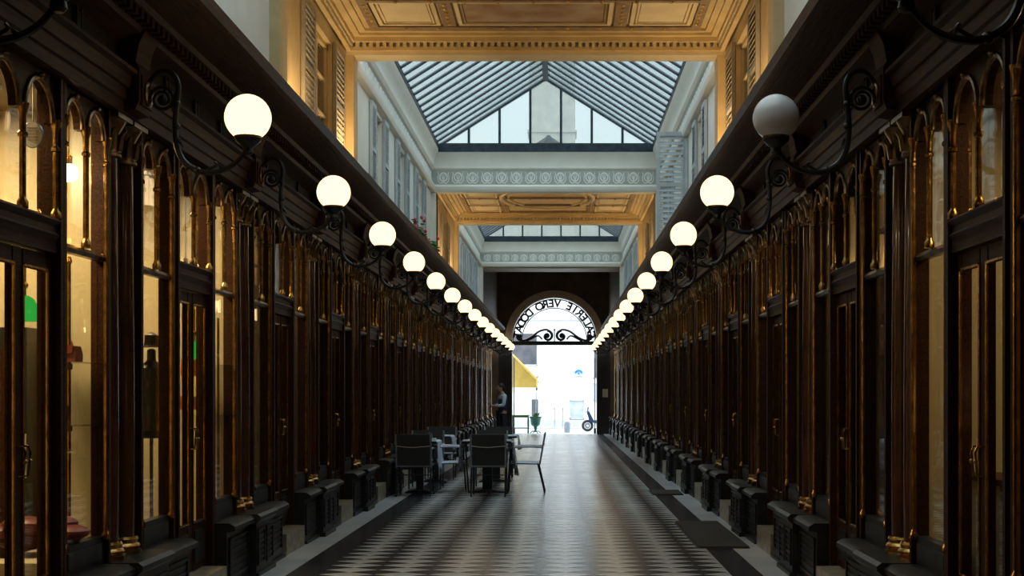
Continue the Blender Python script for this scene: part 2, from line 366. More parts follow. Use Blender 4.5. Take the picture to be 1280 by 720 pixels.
for side, sg, rz in SIDES:
    for b in range(1, len(PAIRY)-1):          # bay between pair b and b+1
        yc = PAIRY[b]+1.5
        if yc > YEND-1: continue
        place = '%s bay of the %s-hand shopfronts' % (ORD[b-1], side)
        for wi, off in enumerate((-.86, .86)):
            nwin += 1
            which = 'nearer' if (off*sg if sg > 0 else off*1) < 0 else 'farther'
            yw = yc+off
            which = 'nearer' if off < 0 else 'farther'
            t = struct('window_%d' % nwin, '%s twin-arched display window in the %s' % (which, place), (XC, yw, 0), rz)
            for k in ('spandrel', 'frame', 'rail', 'bottom_panel', 'stall_riser'): put(W[k], t)
            for s2 in (-1, 1):
                put(W['arch'], t, (GX-.04, s2*whw/2, wzs)); put(W['pane_top'], t, (0, s2*whw/2, 0)); put(W['col_full'], t, (GX-.045, s2*(whw-.005), 0))
            put(W['col_top'], t, (GX-.045, 0, 0)); put(W['pane_low'], t)
            if off < 0: put(W['pier'], t, (0, (-.33)*(1 if sg > 0 else -1), 0))
        ndoor += 1
        t = struct('door_%d' % ndoor, 'double glazed door under two arched lights in the %s' % place, (XC, yc, 0), rz)
        for k in ('spandrel', 'frame', 'transom', 'threshold'): put(D[k], t)
        for s2 in (-1, 1):
            put(D['arch'], t, (GX-.04, s2*dhw/2, dzs)); put(D['pane_top'], t, (0, s2*dhw/2, 0)); put(D['col_top'], t, (GX-.045, s2*(dhw-.005), 0))
            l = put(D['leaf'], t, (0, 0, 0), scale=(1, s2, 1))
            for k in ('bead', 'pane', 'kick', 'handle'): put(D[k], l)
        put(D['col_top'], t, (GX-.045, 0, 0))

# columns and pedestals
CZ0, CZ1 = .43, 2.93
shaft = shared('shaft', MB().lathe([(.086, CZ0+.10), (.088, CZ0+.5), (.086, 1.6), (.078, CZ1-.24)], seg=20), M['marblecol'])
cbase = shared('base', MB().lathe([(.125, CZ0), (.125, CZ0+.025), (.112, CZ0+.03), (.12, CZ0+.045), (.112, CZ0+.06), (.103, CZ0+.065), (.108, CZ0+.085), (.10, CZ0+.10)], seg=20), M['brass'])
cp = MB().lathe([(.09, CZ1-.24), (.10, CZ1-.235), (.10, CZ1-.22), (.088, CZ1-.21), (.092, CZ1-.10), (.125, CZ1-.04), (.13, CZ1-.03)], seg=20)
for k in range(8):
    a = 2*PI*k/8; cp.tube([(.09*math.cos(a), .09*math.sin(a), CZ1-.20), (.105*math.cos(a), .105*math.sin(a), CZ1-.12), (.135*math.cos(a), .135*math.sin(a), CZ1-.085), (.13*math.cos(a), .13*math.sin(a), CZ1-.10)], [.02, .018, .01, .004], 5)
cp.box(-.13, .13, -.13, .13, CZ1-.03, CZ1)
ccap = shared('capital', cp, M['bronze'])
pd = MB().box(2.06, 2.36, -.30, .30, -.35, .36).box(2.035, 2.36, -.32, .32, -.35, -.02)
pd_b = shared('body', pd, M['plinth'])
pd_c = shared('cap_moulding', MB().prism([(2.05,.36),(2.02,.385),(2.02,.41),(2.045,.43),(2.36,.43),(2.36,.36)], 'y', -.325, .325), M['plinth'])
pn = MB()
for sg in (-1, 1):
    c = sg*.15
    for a in (.04, .30): pn.box(2.045, 2.06, c-.11, c+.11, a-.01, a+.01)
    for a in (-.11, .11): pn.box(2.045, 2.06, c+a-.01, c+a+.01, .03, .31)
    for k in range(5): pn.box(2.05, 2.06, c-.08, c+.08, .075+k*.042, .095+k*.042)
pd_p = shared('relief_panel', pn, M['plinth'])
for side, sg, rz in SIDES:
    for i, y in enumerate(PAIRY[1:]):
        if y > YEND-.4: continue
        t = thing('pedestal', 'black panelled pedestal under the %s pair of columns on the %s' % (ORD[i], side), 'pedestal', (XC, y, 0), rz, 'black pedestals below the columns')
        put(pd_b, t); put(pd_c, t); put(pd_p, t)
        for q, dy in enumerate((-.145, .145)):
            t = thing('column', 'dark red-brown marble column, %s of the %s pair on the %s side' % (('nearer', 'farther')[q], ORD[i], side), 'column', (XC+sg*2.30, y+dy, 0), 0, 'marble columns between the shopfronts')
            put(shaft, t); put(cbase, t); put(ccap, t)

# pilaster strips behind the columns close the shopfront wall
for side, sg, rz in SIDES:
    t = struct('wall_%s' % side, 'dark wooden piers behind the columns on the %s' % side, (XC, 0, 0), 0)
    m = MB().box(2.275, 2.315, -.29, .29, .3, HEAD+.02).mesh('pier', M['wood'])
    for y in PAIRY[1:]:
        if y < YEND-.3: link('pier', m, t, (0 if sg > 0 else 0, y, 0), (0, 0, rz))

# ------------------------------------------------------------ entablatures
def trim_run(n, side, sg, rz):
    t = struct('trim_%d' % n, 'dark moulded wooden entablature running above the shopfronts on the %s' % side, (XC, 0, 0), rz)
    ya, yb = (Y0, 48.6) if sg > 0 else (-48.6, -Y0)
    A = [(2.16,2.93),(2.42,2.93),(2.42,3.2),(2.13,3.2),(2.11,3.185),(2.11,3.165),(2.14,3.15),(2.15,3.10),(2.155,3.09),(2.17,3.085),(2.17,3.02),(2.185,3.01),(2.185,2.95)]
    obj('architrave', MB().prism(A, 'y', ya, yb), M['woodlong'], t)
    obj('frieze', MB().box(2.22, 2.42, ya, yb, 3.2, 3.45), M['frieze'], t)
    C = [(2.42,3.43),(2.42,3.60),(1.70,3.60),(1.68,3.585),(1.68,3.50),(1.72,3.49),(1.96,3.475),(1.98,3.45),(2.06,3.44),(2.09,3.40),(2.15,3.385),(2.20,3.36),(2.22,3.345),(2.25,3.345)]
    obj('cornice', MB().prism(C, 'y', ya, yb), M['woodlong'], t)
    d = MB(); y = ya+.05
    while y < yb-.05: d.box(1.98, 2.06, y, y+.06, 3.435, 3.475) if False else d.box(1.99, 2.05, y, y+.05, 3.40, 3.47); y += .10
    tag(obj('dentils', d, M['wood'], t), None, kind='stuff')
    ends = MB()
    slot = MB().box(2.205, 2.225, -.03, .03, 3.24, 3.34); slot.box(2.2, 2.222, -.045, -.03, 3.225, 3.355).box(2.2, 2.222, .03, .045, 3.225, 3.355)
    ms = slot.mesh('vent_slot', M['black'])
    kb = MB().prism([(2.23,2.95),(2.12,2.97),(2.10,3.02),(2.10,3.20),(2.12,3.24),(2.10,3.34),(2.06,3.42),(2.23,3.44)], 'y', -.13, .13)
    kb.box(2.09, 2.105, -.10, .10, 3.0, 3.17)
    mk = kb.mesh('console', M['woodlong'])
    mg = MB().torus((2.085,0,3.075), .062, .012, 'x', 18, 6).mesh('console_ring', M['bronze'])
    for y in PAIRY:
        if y > 48.4: continue
        yy = y if sg > 0 else -y
        c = link('console', mk, t, (0, yy, 0)); link('console_ring', mg, c)
        for q in (.8, 1.5, 2.2):
            if y+q < 48.4: link('vent_slot', ms, t, (0, (y+q)*(1 if sg > 0 else -1), 0))
    return t
for n, (side, sg, rz) in enumerate(SIDES): trim_run(n+1, side, sg, rz)

# ------------------------------------------------------------ globe lamps on their brackets (local -x reaches into the passage)
GZ = EYE+1.565
gl = MB().sphere((0,0,0), .133, 32).mesh('globe', M['opal'])
gl_off = MB().sphere((0,0,0), .133, 32).mesh('globe', M['opaloff'])
cup = MB().lathe([(.02,-.215),(.032,-.20),(.028,-.175),(.05,-.155),(.072,-.135),(.078,-.118),(.07,-.112)], seg=18).mesh('cup', M['iron'])
colr = MB().lathe([(.07,-.125),(.078,-.12),(.078,-.106),(.07,-.10)], seg=20).mesh('collar', M['bronze'])
P = [(.62,.10),(.56,.21),(.50,.265),(.435,.255),(.40,.19),(.405,.10),(.415,0),(.415,-.10),(.40,-.19),(.36,-.26),(.29,-.305),(.22,-.315),(.14,-.30),(.07,-.26),(.02,-.205)]
def smooth(P, n=4):
    o = []
    for i in range(len(P)-1):
        p0, p1, p2, p3 = P[max(i-1,0)], P[i], P[i+1], P[min(i+2,len(P)-1)]
        for k in range(n):
            t = k/n
            o.append(tuple(.5*((2*b)+(-a+c)*t+(2*a-5*b+4*c-d)*t*t+(-a+3*b-3*c+d)*t**3) for a, b, c, d in zip(p0, p1, p2, p3)))
    o.append(P[-1]); return o
P3 = smooth([(x, 0, z) for x, z in P])
arm = MB().tube(P3, [.013+.005*math.sin(PI*i/len(P3)) for i in range(len(P3))], 8)
for (x, z) in ((.408,-.05), (.408,.08), (.29,-.305)): arm.sphere((x,0,z), .024, 8)
arm.tube(smooth([(.25,0,-.31),(.21,0,-.29),(.18,0,-.27),(.19,0,-.255)]), .008, 6)
arm = arm.mesh('arm', M['iron'])
lf = MB()
for a, b in (((.40,-.12),(.37,-.17)), ((.41,.02),(.44,.06)), ((.14,-.30),(.17,-.27)), ((.33,-.28),(.36,-.31))):
    lf.tube([(a[0],0,a[1]), ((a[0]+b[0])/2,.012,(a[1]+b[1])/2), (b[0],0,b[1])], [.012,.010,.002], 6)
leafm = lf.mesh('leaf_ornament', M['iron'])
rs = MB(); pts = []
for k in range(40):
    a = k/39*2.2*2*PI; r = .075*(1-k/39*.75); pts.append((.49+.0, r*math.cos(a), .105+r*math.sin(a)))
# the scroll lies in the plane of the arm
pts = [(.49+p[1]+.0, 0, p[2]) for p in pts]
rs.tube(pts, [.012-.006*k/39 for k in range(40)], 7); rs.sphere((.49,0,.105), .026, 10)
rs.tube([(.565,0,.105),(.60,0,.10),(.66,0,.10)], .012, 6)
rs = rs.mesh('scroll', M['iron'])
lamps = {'left': 0, 'right': 0}
for side, sg, rz in SIDES:
    for i, y in enumerate(PAIRY[2:]):
        if y > YEND-.5: continue
        off = side == 'right' and i == 1
        if i == 0: lab = 'black iron bracket lamp at the top %s corner, only its arm in view' % side
        elif off: lab = 'unlit grey glass globe lamp on a scrolled bracket, nearest on the right'
        else: lab = 'lit white globe lamp on a scrolled bracket, %s globe on the %s' % (ORD[i-1], side)
        t = thing('wall_lamp', lab, 'lamp', (XC+sg*1.515, y, GZ), 0 if sg > 0 else PI, 'globe lamps along the shopfronts')
        link('globe', gl_off if off else gl, t); link('cup', cup, t); link('collar', colr, t); link('arm', arm, t); link('scroll', rs, t); tag(link('leaf_ornament', leafm, t), None, kind='stuff')

# ------------------------------------------------------------ shop interiors
for side, sg, rz in SIDES:
    t = struct('wall_shops_%s' % side, 'shop walls seen through the glass on the %s' % side, (XC, 0, 0), rz)
    ya, yb = (PAIRY[1], YEND-.3) if sg > 0 else (-(YEND-.3), -PAIRY[1])
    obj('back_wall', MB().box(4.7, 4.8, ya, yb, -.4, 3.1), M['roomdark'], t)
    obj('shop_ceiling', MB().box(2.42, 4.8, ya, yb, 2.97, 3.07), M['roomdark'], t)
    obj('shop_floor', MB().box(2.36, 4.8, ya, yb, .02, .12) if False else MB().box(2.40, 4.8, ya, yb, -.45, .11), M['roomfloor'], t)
    mw = MB().box(2.315, 4.7, -.06, .06, .1, 2.98)
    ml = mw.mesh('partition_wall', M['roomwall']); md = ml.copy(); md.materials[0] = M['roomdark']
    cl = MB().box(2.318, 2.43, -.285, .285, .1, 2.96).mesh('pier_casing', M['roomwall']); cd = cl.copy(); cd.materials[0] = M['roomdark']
    for i, y in enumerate(PAIRY[1:]):
        if y > YEND-.4: continue
        lit = (side == 'left' and i in (1, 2, 3)) or (side == 'right' and i in (2,))  # lit shops take the lighter wall copy, the others the shaded one
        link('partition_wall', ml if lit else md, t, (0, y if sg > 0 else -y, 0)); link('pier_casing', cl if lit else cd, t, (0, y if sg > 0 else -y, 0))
# ceiling lights of the lit shops, and added fill in the third ones
WARM = (1, .72, .36)
def shop_light(x, y, z, pw, label):
    t = thing('ceiling_panel_light', label, 'lamp', (x, y, z))
    obj('housing', MB().box(-.32, .32, -.32, .32, .012, .03), M['white'], t)
    area((0,0,0), .6, pw, WARM, parent=t)
shop_light(XC-2.95, 6.9, 2.935, 52, 'square warm ceiling light inside the nearest lit shop on the left')
shop_light(XC-2.95, 9.7, 2.935, 50, 'square warm ceiling light inside the second lit shop on the left')
shop_light(XC+3.0, 6.5, 2.935, 16, 'square dim ceiling light inside the nearest shop on the right')
shop_light(XC-3.0, 12.6, 2.935, 9, 'added dim fill light inside the third shop on the left')  # unseen fill added to brighten the third shops
shop_light(XC+3.0, 12.6, 2.935, 7, 'added dim fill light inside the third shop on the right')

# ------------------------------------------------------------ upper storey
ZB = 3.55
def wall_open(mb, w0, w1, y0, y1, z0, z1, ops):
    ops = sorted(ops); y = y0
    for a, b, za, zb in ops:
        if a > y: mb.box(w0, w1, y, a, z0, z1)
        mb.box(w0, w1, a, b, z0, za); mb.box(w0, w1, a, b, zb, z1); y = b
    if y < y1: mb.box(w0, w1, y, y1, z0, z1)
SECT = [('ceil', -3.0, 6.4), ('sky', 6.4, 11.4), ('ceil', 11.4, 15.75), ('sky', 15.75, 25.6), ('ceil', 25.6, 31.4), ('sky', 31.4, 41.0), ('ceil', 41.0, YEND)]
OPS = {1: [(8.2,9.2,4.0,5.0)], 2: [(13.35,14.55,3.8,5.0)], 3: [(17.75,18.6,3.85,4.98),(20.4,21.25,3.85,4.98),(23.0,23.9,3.85,4.98)],
       4: [(28.0,29.0,3.8,4.85)], 5: [(33.0,33.9,3.85,4.95),(35.4,36.3,3.85,4.95),(37.9,38.8,3.85,4.95)], 0: [], 6: []}
sn = 0; wn = nwin
def slat_shutter(label, loc, rz, wd=.5, z0=3.80, z1=5.0, m='shutter', n=20, grp='louvred shutters of the upper windows'):
    t = thing('shutter', label, 'shutter', loc, rz, grp)
    f = MB()
    for y0, y1 in ((0, .045), (wd-.045, wd)): f.box(-.018, .018, y0, y1, z0, z1)
    zm = (z0+z1)/2
    for z in (z0, zm-.03, z1-.06): f.box(-.018, .018, .045, wd-.045, z, z+.06)
    obj('frame', f, M[m], t)
    key = ('slat', wd, m)
    if key not in me_cache:
        me_cache[key] = MB().prism([(-.017,-.024),(-.012,-.027),(.017,.018),(.012,.022)], 'y', .045, wd-.045).mesh('slat', M[m], False)
    for k in range(n):
        z = z0+.085+(z1-z0-.17)*k/(n-1)
        if abs(z-zm) < .045: continue
        link('slat', me_cache[key], t, (0,0,z))
    return t
for side, sg, rz in SIDES:
    for si, (kind, ya, yb) in enumerate(SECT):
        if si == 6: continue
        warm = kind == 'ceil'
        top = 5.4 if warm else 5.86
        t = struct('wall_upper_%s_%d' % (side, si+1), '%s painted upper wall above the cornice on the %s, %s stretch' % ('cream' if warm else 'pale grey', side, ORD[si]), (XC, 0, 0), rz)
        ops = [o for o in OPS[si]]
        f = (lambda a: a) if sg > 0 else (lambda a: -a)
        ops2 = [tuple(sorted((f(a), f(b))))+(c, d) for a, b, c, d in ops]
        mb = MB(); wall_open(mb, 2.12, 2.42, *sorted((f(ya), f(yb))), ZB, top, ops2)
        obj('masonry', mb, M['cream'] if warm else M['pale'], t)
        if not warm and si > 1:                  # mouldings, painted frieze and cove beneath the glass roof
            a, b = sorted((f(ya+.15), f(yb)))
            obj('moulding', MB().prism([(2.12,5.05),(2.05,5.06),(2.03,5.10),(2.03,5.15),(2.07,5.17),(2.12,5.17)], 'y', a, b), M['pale'], t)
            obj('cove', MB().prism([(2.12,5.44),(2.08,5.45),(2.06,5.48),(2.05,5.50),(2.06,5.52),(2.05,5.62),(2.02,5.72),(1.98,5.78),(1.98,5.84),(2.12,5.84)], 'y', a, b), M['pale'], t)
        elif not warm:
            a, b = sorted((f(ya), f(yb)))
            obj('cove', MB().prism([(2.12,5.44),(2.06,5.48),(2.05,5.62),(1.98,5.78),(1.98,5.84),(2.12,5.84)], 'y', a, b), M['pale'], t)
        for k, (a, b, za, zb) in enumerate(ops):
            wn += 1
            if warm: m1 = M['cream']
            else: m1 = M['pale']
            y = (a+b)/2; hw = (b-a)/2
            wt = struct('window_%d' % wn, 'upper %s window above the %s cornice, %s stretch, %s in its row' % ('curtained', side, ORD[si], ORD[k]), (XC, y, 0), rz)
            fm = MB()
            for s2 in (-1, 1): fm.box(2.17, 2.23, *sorted((s2*hw, s2*(hw-.05))), za, zb)
            fm.box(2.17, 2.23, -hw, hw, za, za+.05).box(2.17, 2.23, -hw, hw, zb-.05, zb).box(2.175, 2.225, -.03, .03, za, zb)
            for z in (za+(zb-za)*.36, za+(zb-za)*.68): fm.box(2.18, 2.22, -hw, hw, z-.012, z+.012)
            obj('frame', fm, m1, wt)
            for s2 in (-1, 1): obj('pane', MB().box(2.20, 2.205, *sorted((s2*.03, s2*(hw-.05))), za+.05, zb-.05), M['upglass'], wt)
            obj('curtain', MB().box(2.30, 2.32, -hw, hw, za, zb), M['curtain'] if not warm else M['rib'], wt)
            if si in (2, 3, 4, 5):
                sw = hw*.98
                lb = '%s louvred shutter, %s upper window, %s stretch of the %s wall, %s leaf'
                ww = 'old' if warm else 'grey'
                slat_shutter(lb % (ww, ORD[k], ORD[si], side, 'near'), (XC+sg*2.095, y-hw-(sw if True else 0), 0), 0, sw, za-.02, zb+.04, 'shutterwarm' if warm else 'shutter')
                if not (side == 'right' and si == 3 and k == 1):
                    slat_shutter(lb % (ww, ORD[k], ORD[si], side, 'far'), (XC+sg*2.095, y+hw, 0), 0, sw, za-.02, zb+.04, 'shutterwarm' if warm else 'shutter')
# the one shutter that stands open into the passage, right
t = slat_shutter('pale grey louvred shutter standing open at right angles to the right-hand wall', (XC+2.10, 20.1, 0), PI/2, .43, 3.60, 5.13, 'shutter', 19)
obj('hook', MB().torus((.03, .2, 4.33), .035, .006, 'x', 12, 5, 0, 4.5), M['iron'], t)

# ------------------------------------------------------------ painted palmette friezes
pm = MB()
pm.torus((0,0,0), .058, .014, 'y', 16, 5).tube([(0,0,-.06),(0,0,.06)], .008, 5)
for s2 in (-1, 1):
    pm.tube([(0,0,-.05),(s2*.02,0,0),(s2*.028,0,.04),(s2*.014,0,.06)], [.009,.009,.007,.003], 5)
    pm.tube([(0,0,-.075),(s2*.05,0,-.085),(s2*.085,0,-.05),(s2*.09,0,.0),(s2*.075,0,.045),(s2*.09,0,.075)], [.010,.010,.009,.008,.008,.004], 5)
pal = pm.mesh('palmette', M['relief'])
def portal(n, y, label, warm_far):
    """end wall of a skylight bay: beam with moulding, frieze of palmettes, cove, steel sill"""
    t = struct('trim_%d' % n, label, (XC, y, 0))
    obj('beam', MB().box(-2.12, 2.12, .0, .3, 5.05, 5.80), M['pale'], t)
    obj('moulding', MB().prism([(0,5.03),(-.05,5.04),(-.07,5.08),(-.07,5.14),(-.03,5.17),(0,5.17)], 'x', -2.12, 2.12), M['pale'], t)
    obj('cove', MB().prism([(0,5.45),(-.02,5.46),(-.03,5.49),(-.02,5.52),(-.05,5.70),(-.09,5.77),(0,5.78)], 'x', -2.10, 2.10), M['pale'], t)
    k = 15
    obj('frieze_ground', MB().box(-2.10, 2.10, -.006, .0, 5.19, 5.44), M['friezeback'], t)
    for i in range(k):
        link('palmette', pal, t, ((i-(k-1)/2)*.27, -.008, 5.315), (0,0,0), (1.15, 1, 1.3))
        o = None
    for s2 in (-1, 1):
        obj('pilaster', MB().box(*sorted((s2*2.03, s2*2.14)), -.02, .40, ZB-.15, 5.05), M['pale'], t)
    return t
portal(10, 25.6, 'pale grey frieze of palmettes on the beam across the middle of the passage', True)
portal(11, 41.0, 'pale grey frieze of palmettes on the farthest beam across the passage', True)
for side, sg, rz in SIDES:
    for si, (a, b) in ((3, (16.2, 25.4)), (5, (32, 40.8))):
        t = struct('trim_%d' % (12+si+(10 if sg > 0 else 0)), 'palmette frieze beneath the %s glass roof on the %s wall' % ('middle' if si == 3 else 'farthest', side), (XC+sg*2.115, 0, 0))
        y = a
        obj('frieze_ground', MB().box(-.006, 0, a-.2, b+.2, 5.19, 5.44) if sg > 0 else MB().box(0, .006, a-.2, b+.2, 5.19, 5.44), M['friezeback'], t)
        while y < b:
            link('palmette', pal, t, (-sg*.006, y, 5.315), (0, 0, PI/2), (1.15, 1, 1.3)); y += .27
# ------------------------------------------------------------ coffered warm ceilings
def ring(mb, x0, x1, y0, y1, z0, z1, th):
    mb.box(x0, x1, y0, y0+th, z0, z1).box(x0, x1, y1-th, y1, z0, z1).box(x0, x0+th, y0+th, y1-th, z0, z1).box(x1-th, x1, y0+th, y1-th, z0, z1)
def coffer(n, y0, y1, label, oval=False, zc=5.36):
    t = struct(n, label, (XC, 0, 0))
    bw = .30
    obj('soffit_beam', MB().box(-2.12, 2.12, y1-bw, y1, zc-.24, zc+.1).box(-2.12, 2.12, y0, y0+bw, zc-.24, zc+.1), M['creamlight'], t)
    for s2 in (-1, 1):
        for yy in (y0, y1-bw):
            pl = MB().box(*sorted((s2*2.03, s2*2.14)), yy, yy+bw, 3.95, zc-.24)
            pl.box(*sorted((s2*1.99, s2*2.14)), yy-.02, yy+bw+.02, ZB-.1, 3.93)
            obj('pilaster', pl, M['cream'], t)
    obj('plaster', MB().box(-2.12, 2.12, y0+bw, y1-bw, zc, zc+.08), M['cream'], t)
    a, b = y0+bw, y1-bw
    for k, (ins, z0, z1) in enumerate(((0, zc-.20, zc-.16), (0, zc-.11, zc-.06), (.07, zc-.06, zc-.03), (.14, zc-.03, zc))):
        mb = MB(); th = .05+ins+(.04 if k else 0)
        ring(mb, -2.10, 2.10, a, b, z0, z1, th); obj('cornice_moulding', mb, M['cream'], t)
    d = MB(); x = -2.0
    while x < 2.0:
        d.box(x, x+.04, b-.05, b, zc-.16, zc-.11); d.box(x, x+.04, a, a+.05, zc-.16, zc-.11); x += .075
    y = a
    while y < b:
        d.box(-2.08, -2.03, y, y+.025, zc-.155, zc-.115); d.box(2.03, 2.08, y, y+.025, zc-.155, zc-.115); y += .05
    tag(obj('dentils', d, M['creamlight'], t), None, kind='stuff')
    obj('outer_rib', (lambda m: (ring(m, -1.80, 1.80, a+.24, b-.24, zc-.035, zc, .10), m)[1])(MB()), M['rib'], t)
    # panels: corner squares and long centre pictures along every edge
    def panel(x0, x1, ya, yb, m, nm='panel', lab=None):
        mb = MB(); ring(mb, x0, x1, ya, yb, zc-.03, zc, .04); obj(nm+'_frame', mb, M['creamlight'], t)
        mb = MB(); ring(mb, x0+.06, x1-.06, ya+.06, yb-.06, zc-.018, zc, .02); mb.box(x0+.09, x1-.09, ya+.09, yb-.09, zc-.012, zc); o = obj(nm, mb, m, t)
    L = b-a-.68; rows = max(1, round(L/1.15)); rl = L/rows
    for r in range(rows):
        ya, yb = a+.34+r*rl+.03, a+.34+(r+1)*rl-.10
        panel(-1.68, -1.02, ya, yb, M['creamlight']); panel(1.02, 1.68, ya, yb, M['creamlight'])
        if not oval: panel(-.82, .82, ya, yb, M['painting'], 'painted_panel')
        for x in (-.92, .92): obj('rib', MB().box(x-.07, x+.07, ya-.03, yb+.03, zc-.03, zc), M['rib'], t)
        obj('cross_rib', MB().box(-1.70, 1.70, yb+.03, yb+.10, zc-.04, zc), M['rib'], t)
        key = 'gilt'
        if key not in me_cache: me_cache[key] = MB().sphere((0,0,0), .022, 8, (1,1,.7)).mesh('gilt_rosette', M['gild'])
        for x in (-1.74, -.92, .92, 1.74):
            for q in range(6): link('gilt_rosette', me_cache[key], t, (x, ya+(yb-ya)*(q+.5)/6, zc-.035))
        for q in range(9): link('gilt_rosette', me_cache[key], t, (-1.4+q*.35, yb+.065, zc-.045))
    if oval:
        mb = MB(); yc = (a+b)/2
        for rr, h in ((.95, .05), (.80, .03)):
            pts = [(rr*math.cos(2*PI*k/40), yc+rr*1.7*math.sin(2*PI*k/40), zc-.01) for k in range(41)]
            mb.tube(pts, h, 6)
        obj('oval_medallion', mb, M['creamlight'], t)
    return t
coffer('ceiling', 11.4, 15.75, 'cream and gilt coffered ceiling with painted panels, nearest in view')
coffer('ceiling_middle', 25.75, 31.4, 'golden coffered ceiling beyond the glass roof', True)
coffer('ceiling_rear', -3.0, 6.4, 'coffered ceiling above the viewer, lengthened to darken the foreground')  # out of view, lengthened so less skylight reaches the foreground
# warm uplights standing on the cornices beneath the coffered ceilings
hs = MB().box(-.09, .09, -.20, .20, 0, .05).box(-.10, -.09, -.20, .20, 0, .08).box(.09, .10, -.20, .20, 0, .08).mesh('housing', M['black'])
for side, sg, rz in SIDES:
    for k, (y, pw) in enumerate(((12.4, 11), (14.9, 14), (27.2, 12), (30.2, 14))):
        t = thing('cornice_uplight', 'small black uplight resting on the %s cornice below the %s coffered ceiling, %s' % (side, 'nearest' if k < 2 else 'second', 'near end' if k % 2 == 0 else 'far end'), 'lamp', (XC+sg*1.86, y, 3.605), 0, 'uplights on the cornices')
        link('housing', hs, t)
        area((0,0,.062), .16, pw, (1, .70, .33), (PI, 0, 0), t, .36)

# ------------------------------------------------------------ glass roofs
ZE, ZR, WE = 5.90, 7.16, 1.99
def skylight(label, y0, y1, gable_far=True, gable_near=True):
    t = thing('skylight', label, 'skylight', (XC, 0, 0))
    n = max(2, round((y1-y0)/.45)); st = (y1-y0)/n
    key = 'bar'
    if key not in me_cache:
        L = math.hypot(WE, ZR-ZE)
        me_cache['bar'] = MB().prism([(-.015,-.022),(.015,-.022),(.015,.02),(-.015,.02)], 'x', 0, L).mesh('glazing_bar', M['steel'], False)
        me_cache['pane'] = MB().box(.0, L, .022, st-.022, .0, .008).mesh('pane', M['skyglass'], False)
    ang = math.atan2(ZR-ZE, WE)
    for i in range(n+1):
        y = y0+i*st
        link('glazing_bar', me_cache['bar'], t, (-WE, y, ZE), (0, -ang, 0))
        link('glazing_bar', me_cache['bar'], t, (WE, y, ZE), (0, -ang, PI))
        if i < n:
            link('pane', me_cache['pane'], t, (-WE, y, ZE), (0, -ang, 0))
            link('pane', me_cache['pane'], t, (WE, y+st, ZE), (0, -ang, PI))
    obj('ridge', MB().box(-.05, .05, y0, y1, ZR-.06, ZR+.04), M['steel'], t)
    for s2 in (-1, 1): obj('eave_rail', MB().box(*sorted((s2*1.97, s2*2.10)), y0, y1, 5.84, 5.93), M['steel'], t)
    for far, yy in ((True, y1), (False, y0)):
        if (far and not gable_far) or (not far and not gable_near): continue
        s3 = -1 if far else 1
        obj('sill', MB().box(-2.1, 2.1, yy-.10 if far else yy-.02, yy+.02 if far else yy+.10, 5.78, 5.94), M['steel'], t)
        for i in range(8):
            x = -WE+i*2*WE/7
            if 0 < i < 7:
                zt = ZE+(ZR-ZE)*(1-abs(x)/WE)
                obj('mullion', MB().box(x-.022, x+.022, yy-.03, yy+.03, 5.92, zt), M['steel'], t)
            if i < 7:
                x2 = -WE+(i+1)*2*WE/7
                h1 = ZE+(ZR-ZE)*(1-abs(x)/WE); h2 = ZE+(ZR-ZE)*(1-abs(x2)/WE)
                pts = [(x+.022, 5.93), (x2-.022, 5.93), (x2-.022, max(h2, 5.94)), (x+.022, max(h1, 5.94))]
                if i == 3: pts = [(x+.022, 5.93), (x2-.022, 5.93), (x2-.022, h2), (0, ZR), (x+.022, h1)]
                obj('gable_pane', MB().prism(pts, 'y', yy-.004, yy+.004), M['gableglass'], t)
        for s2 in (-1, 1): obj('rafter', MB().prism([(s2*WE, ZE-.03), (s2*WE, ZE+.03), (0, ZR+.03), (0, ZR-.04)], 'y', yy-.035, yy+.035), M['steel'], t)
skylight('ridged glass roof with dark steel bars directly over the viewer', 6.5, 11.4)
skylight('ridged glass roof with dark steel bars and glazed gable, largest in view', 15.9, 25.65)
skylight('farther ridged glass roof, a thin strip of panes in view', 31.6, 41.05)

# roofs between the glass roofs, chimney behind the gable (seen through it)
rf = thing('flat_roof', 'grey zinc flat roof behind the glazed gable', 'roof', (XC, 0, 0))
for a, b in ((-3.0, 6.4), (11.3, 15.8), (25.9, 31.4)): obj('zinc_sheet', MB().box(-3.4, 3.4, a, b, 5.50, 5.56), M['zinc'], rf)
for a, b in ((41.3, 52),): obj('zinc_sheet', MB().box(-3.4, 3.4, a, b, 5.9, 5.96), M['zinc'], rf)
ch = thing('chimney_stack', 'pale stone chimney stack seen through the middle panes of the gable', 'chimney', (XC, 45, 5.96))
obj('body', MB().box(-.75, .75, 0, 1.2, 0, 6.5).box(-1.9, 1.9, .1, 1.2, 0, 1.6), M['limestone'], ch)
for z in (1.5, 2.6, 3.8): obj('string_course', MB().box(-.8, .8, -.05, 1.25, z, z+.08), M['limestone'], ch)

# ------------------------------------------------------------ end wall, arch and fanlight
AC, AR, AO = XC+.045, 1.56, 1.82          # arch centre, inner radius, outer radius
AZ = EYE+1.86
ew = struct('wall_end', 'dark brown end wall pierced by the round arch')
mb = MB()
def ap(r, k, n=28): a = PI-PI*k/n; return (AC+r*math.cos(a), AZ+r*math.sin(a))
for k in range(28):
    p, q = ap(AR, k), ap(AR, k+1); mb.prism([p, q, (q[0], 5.9), (p[0], 5.9)], 'y', YEND, YEND+.45)
mb.box(XC-2.6, AC-AR, YEND, YEND+.45, -.5, 5.9).box(AC+AR, XC+2.6, YEND, YEND+.45, -.5, 5.9)
obj('masonry', mb, M['darkwall'], ew)
mb = MB()
for k in range(28):
    p, q, p2, q2 = ap(AR, k), ap(AR, k+1), ap(AO, k), ap(AO, k+1); mb.prism([p, q, q2, p2], 'y', YEND-.06, YEND)
obj('arch_moulding', mb, M['archtrim'], ew)
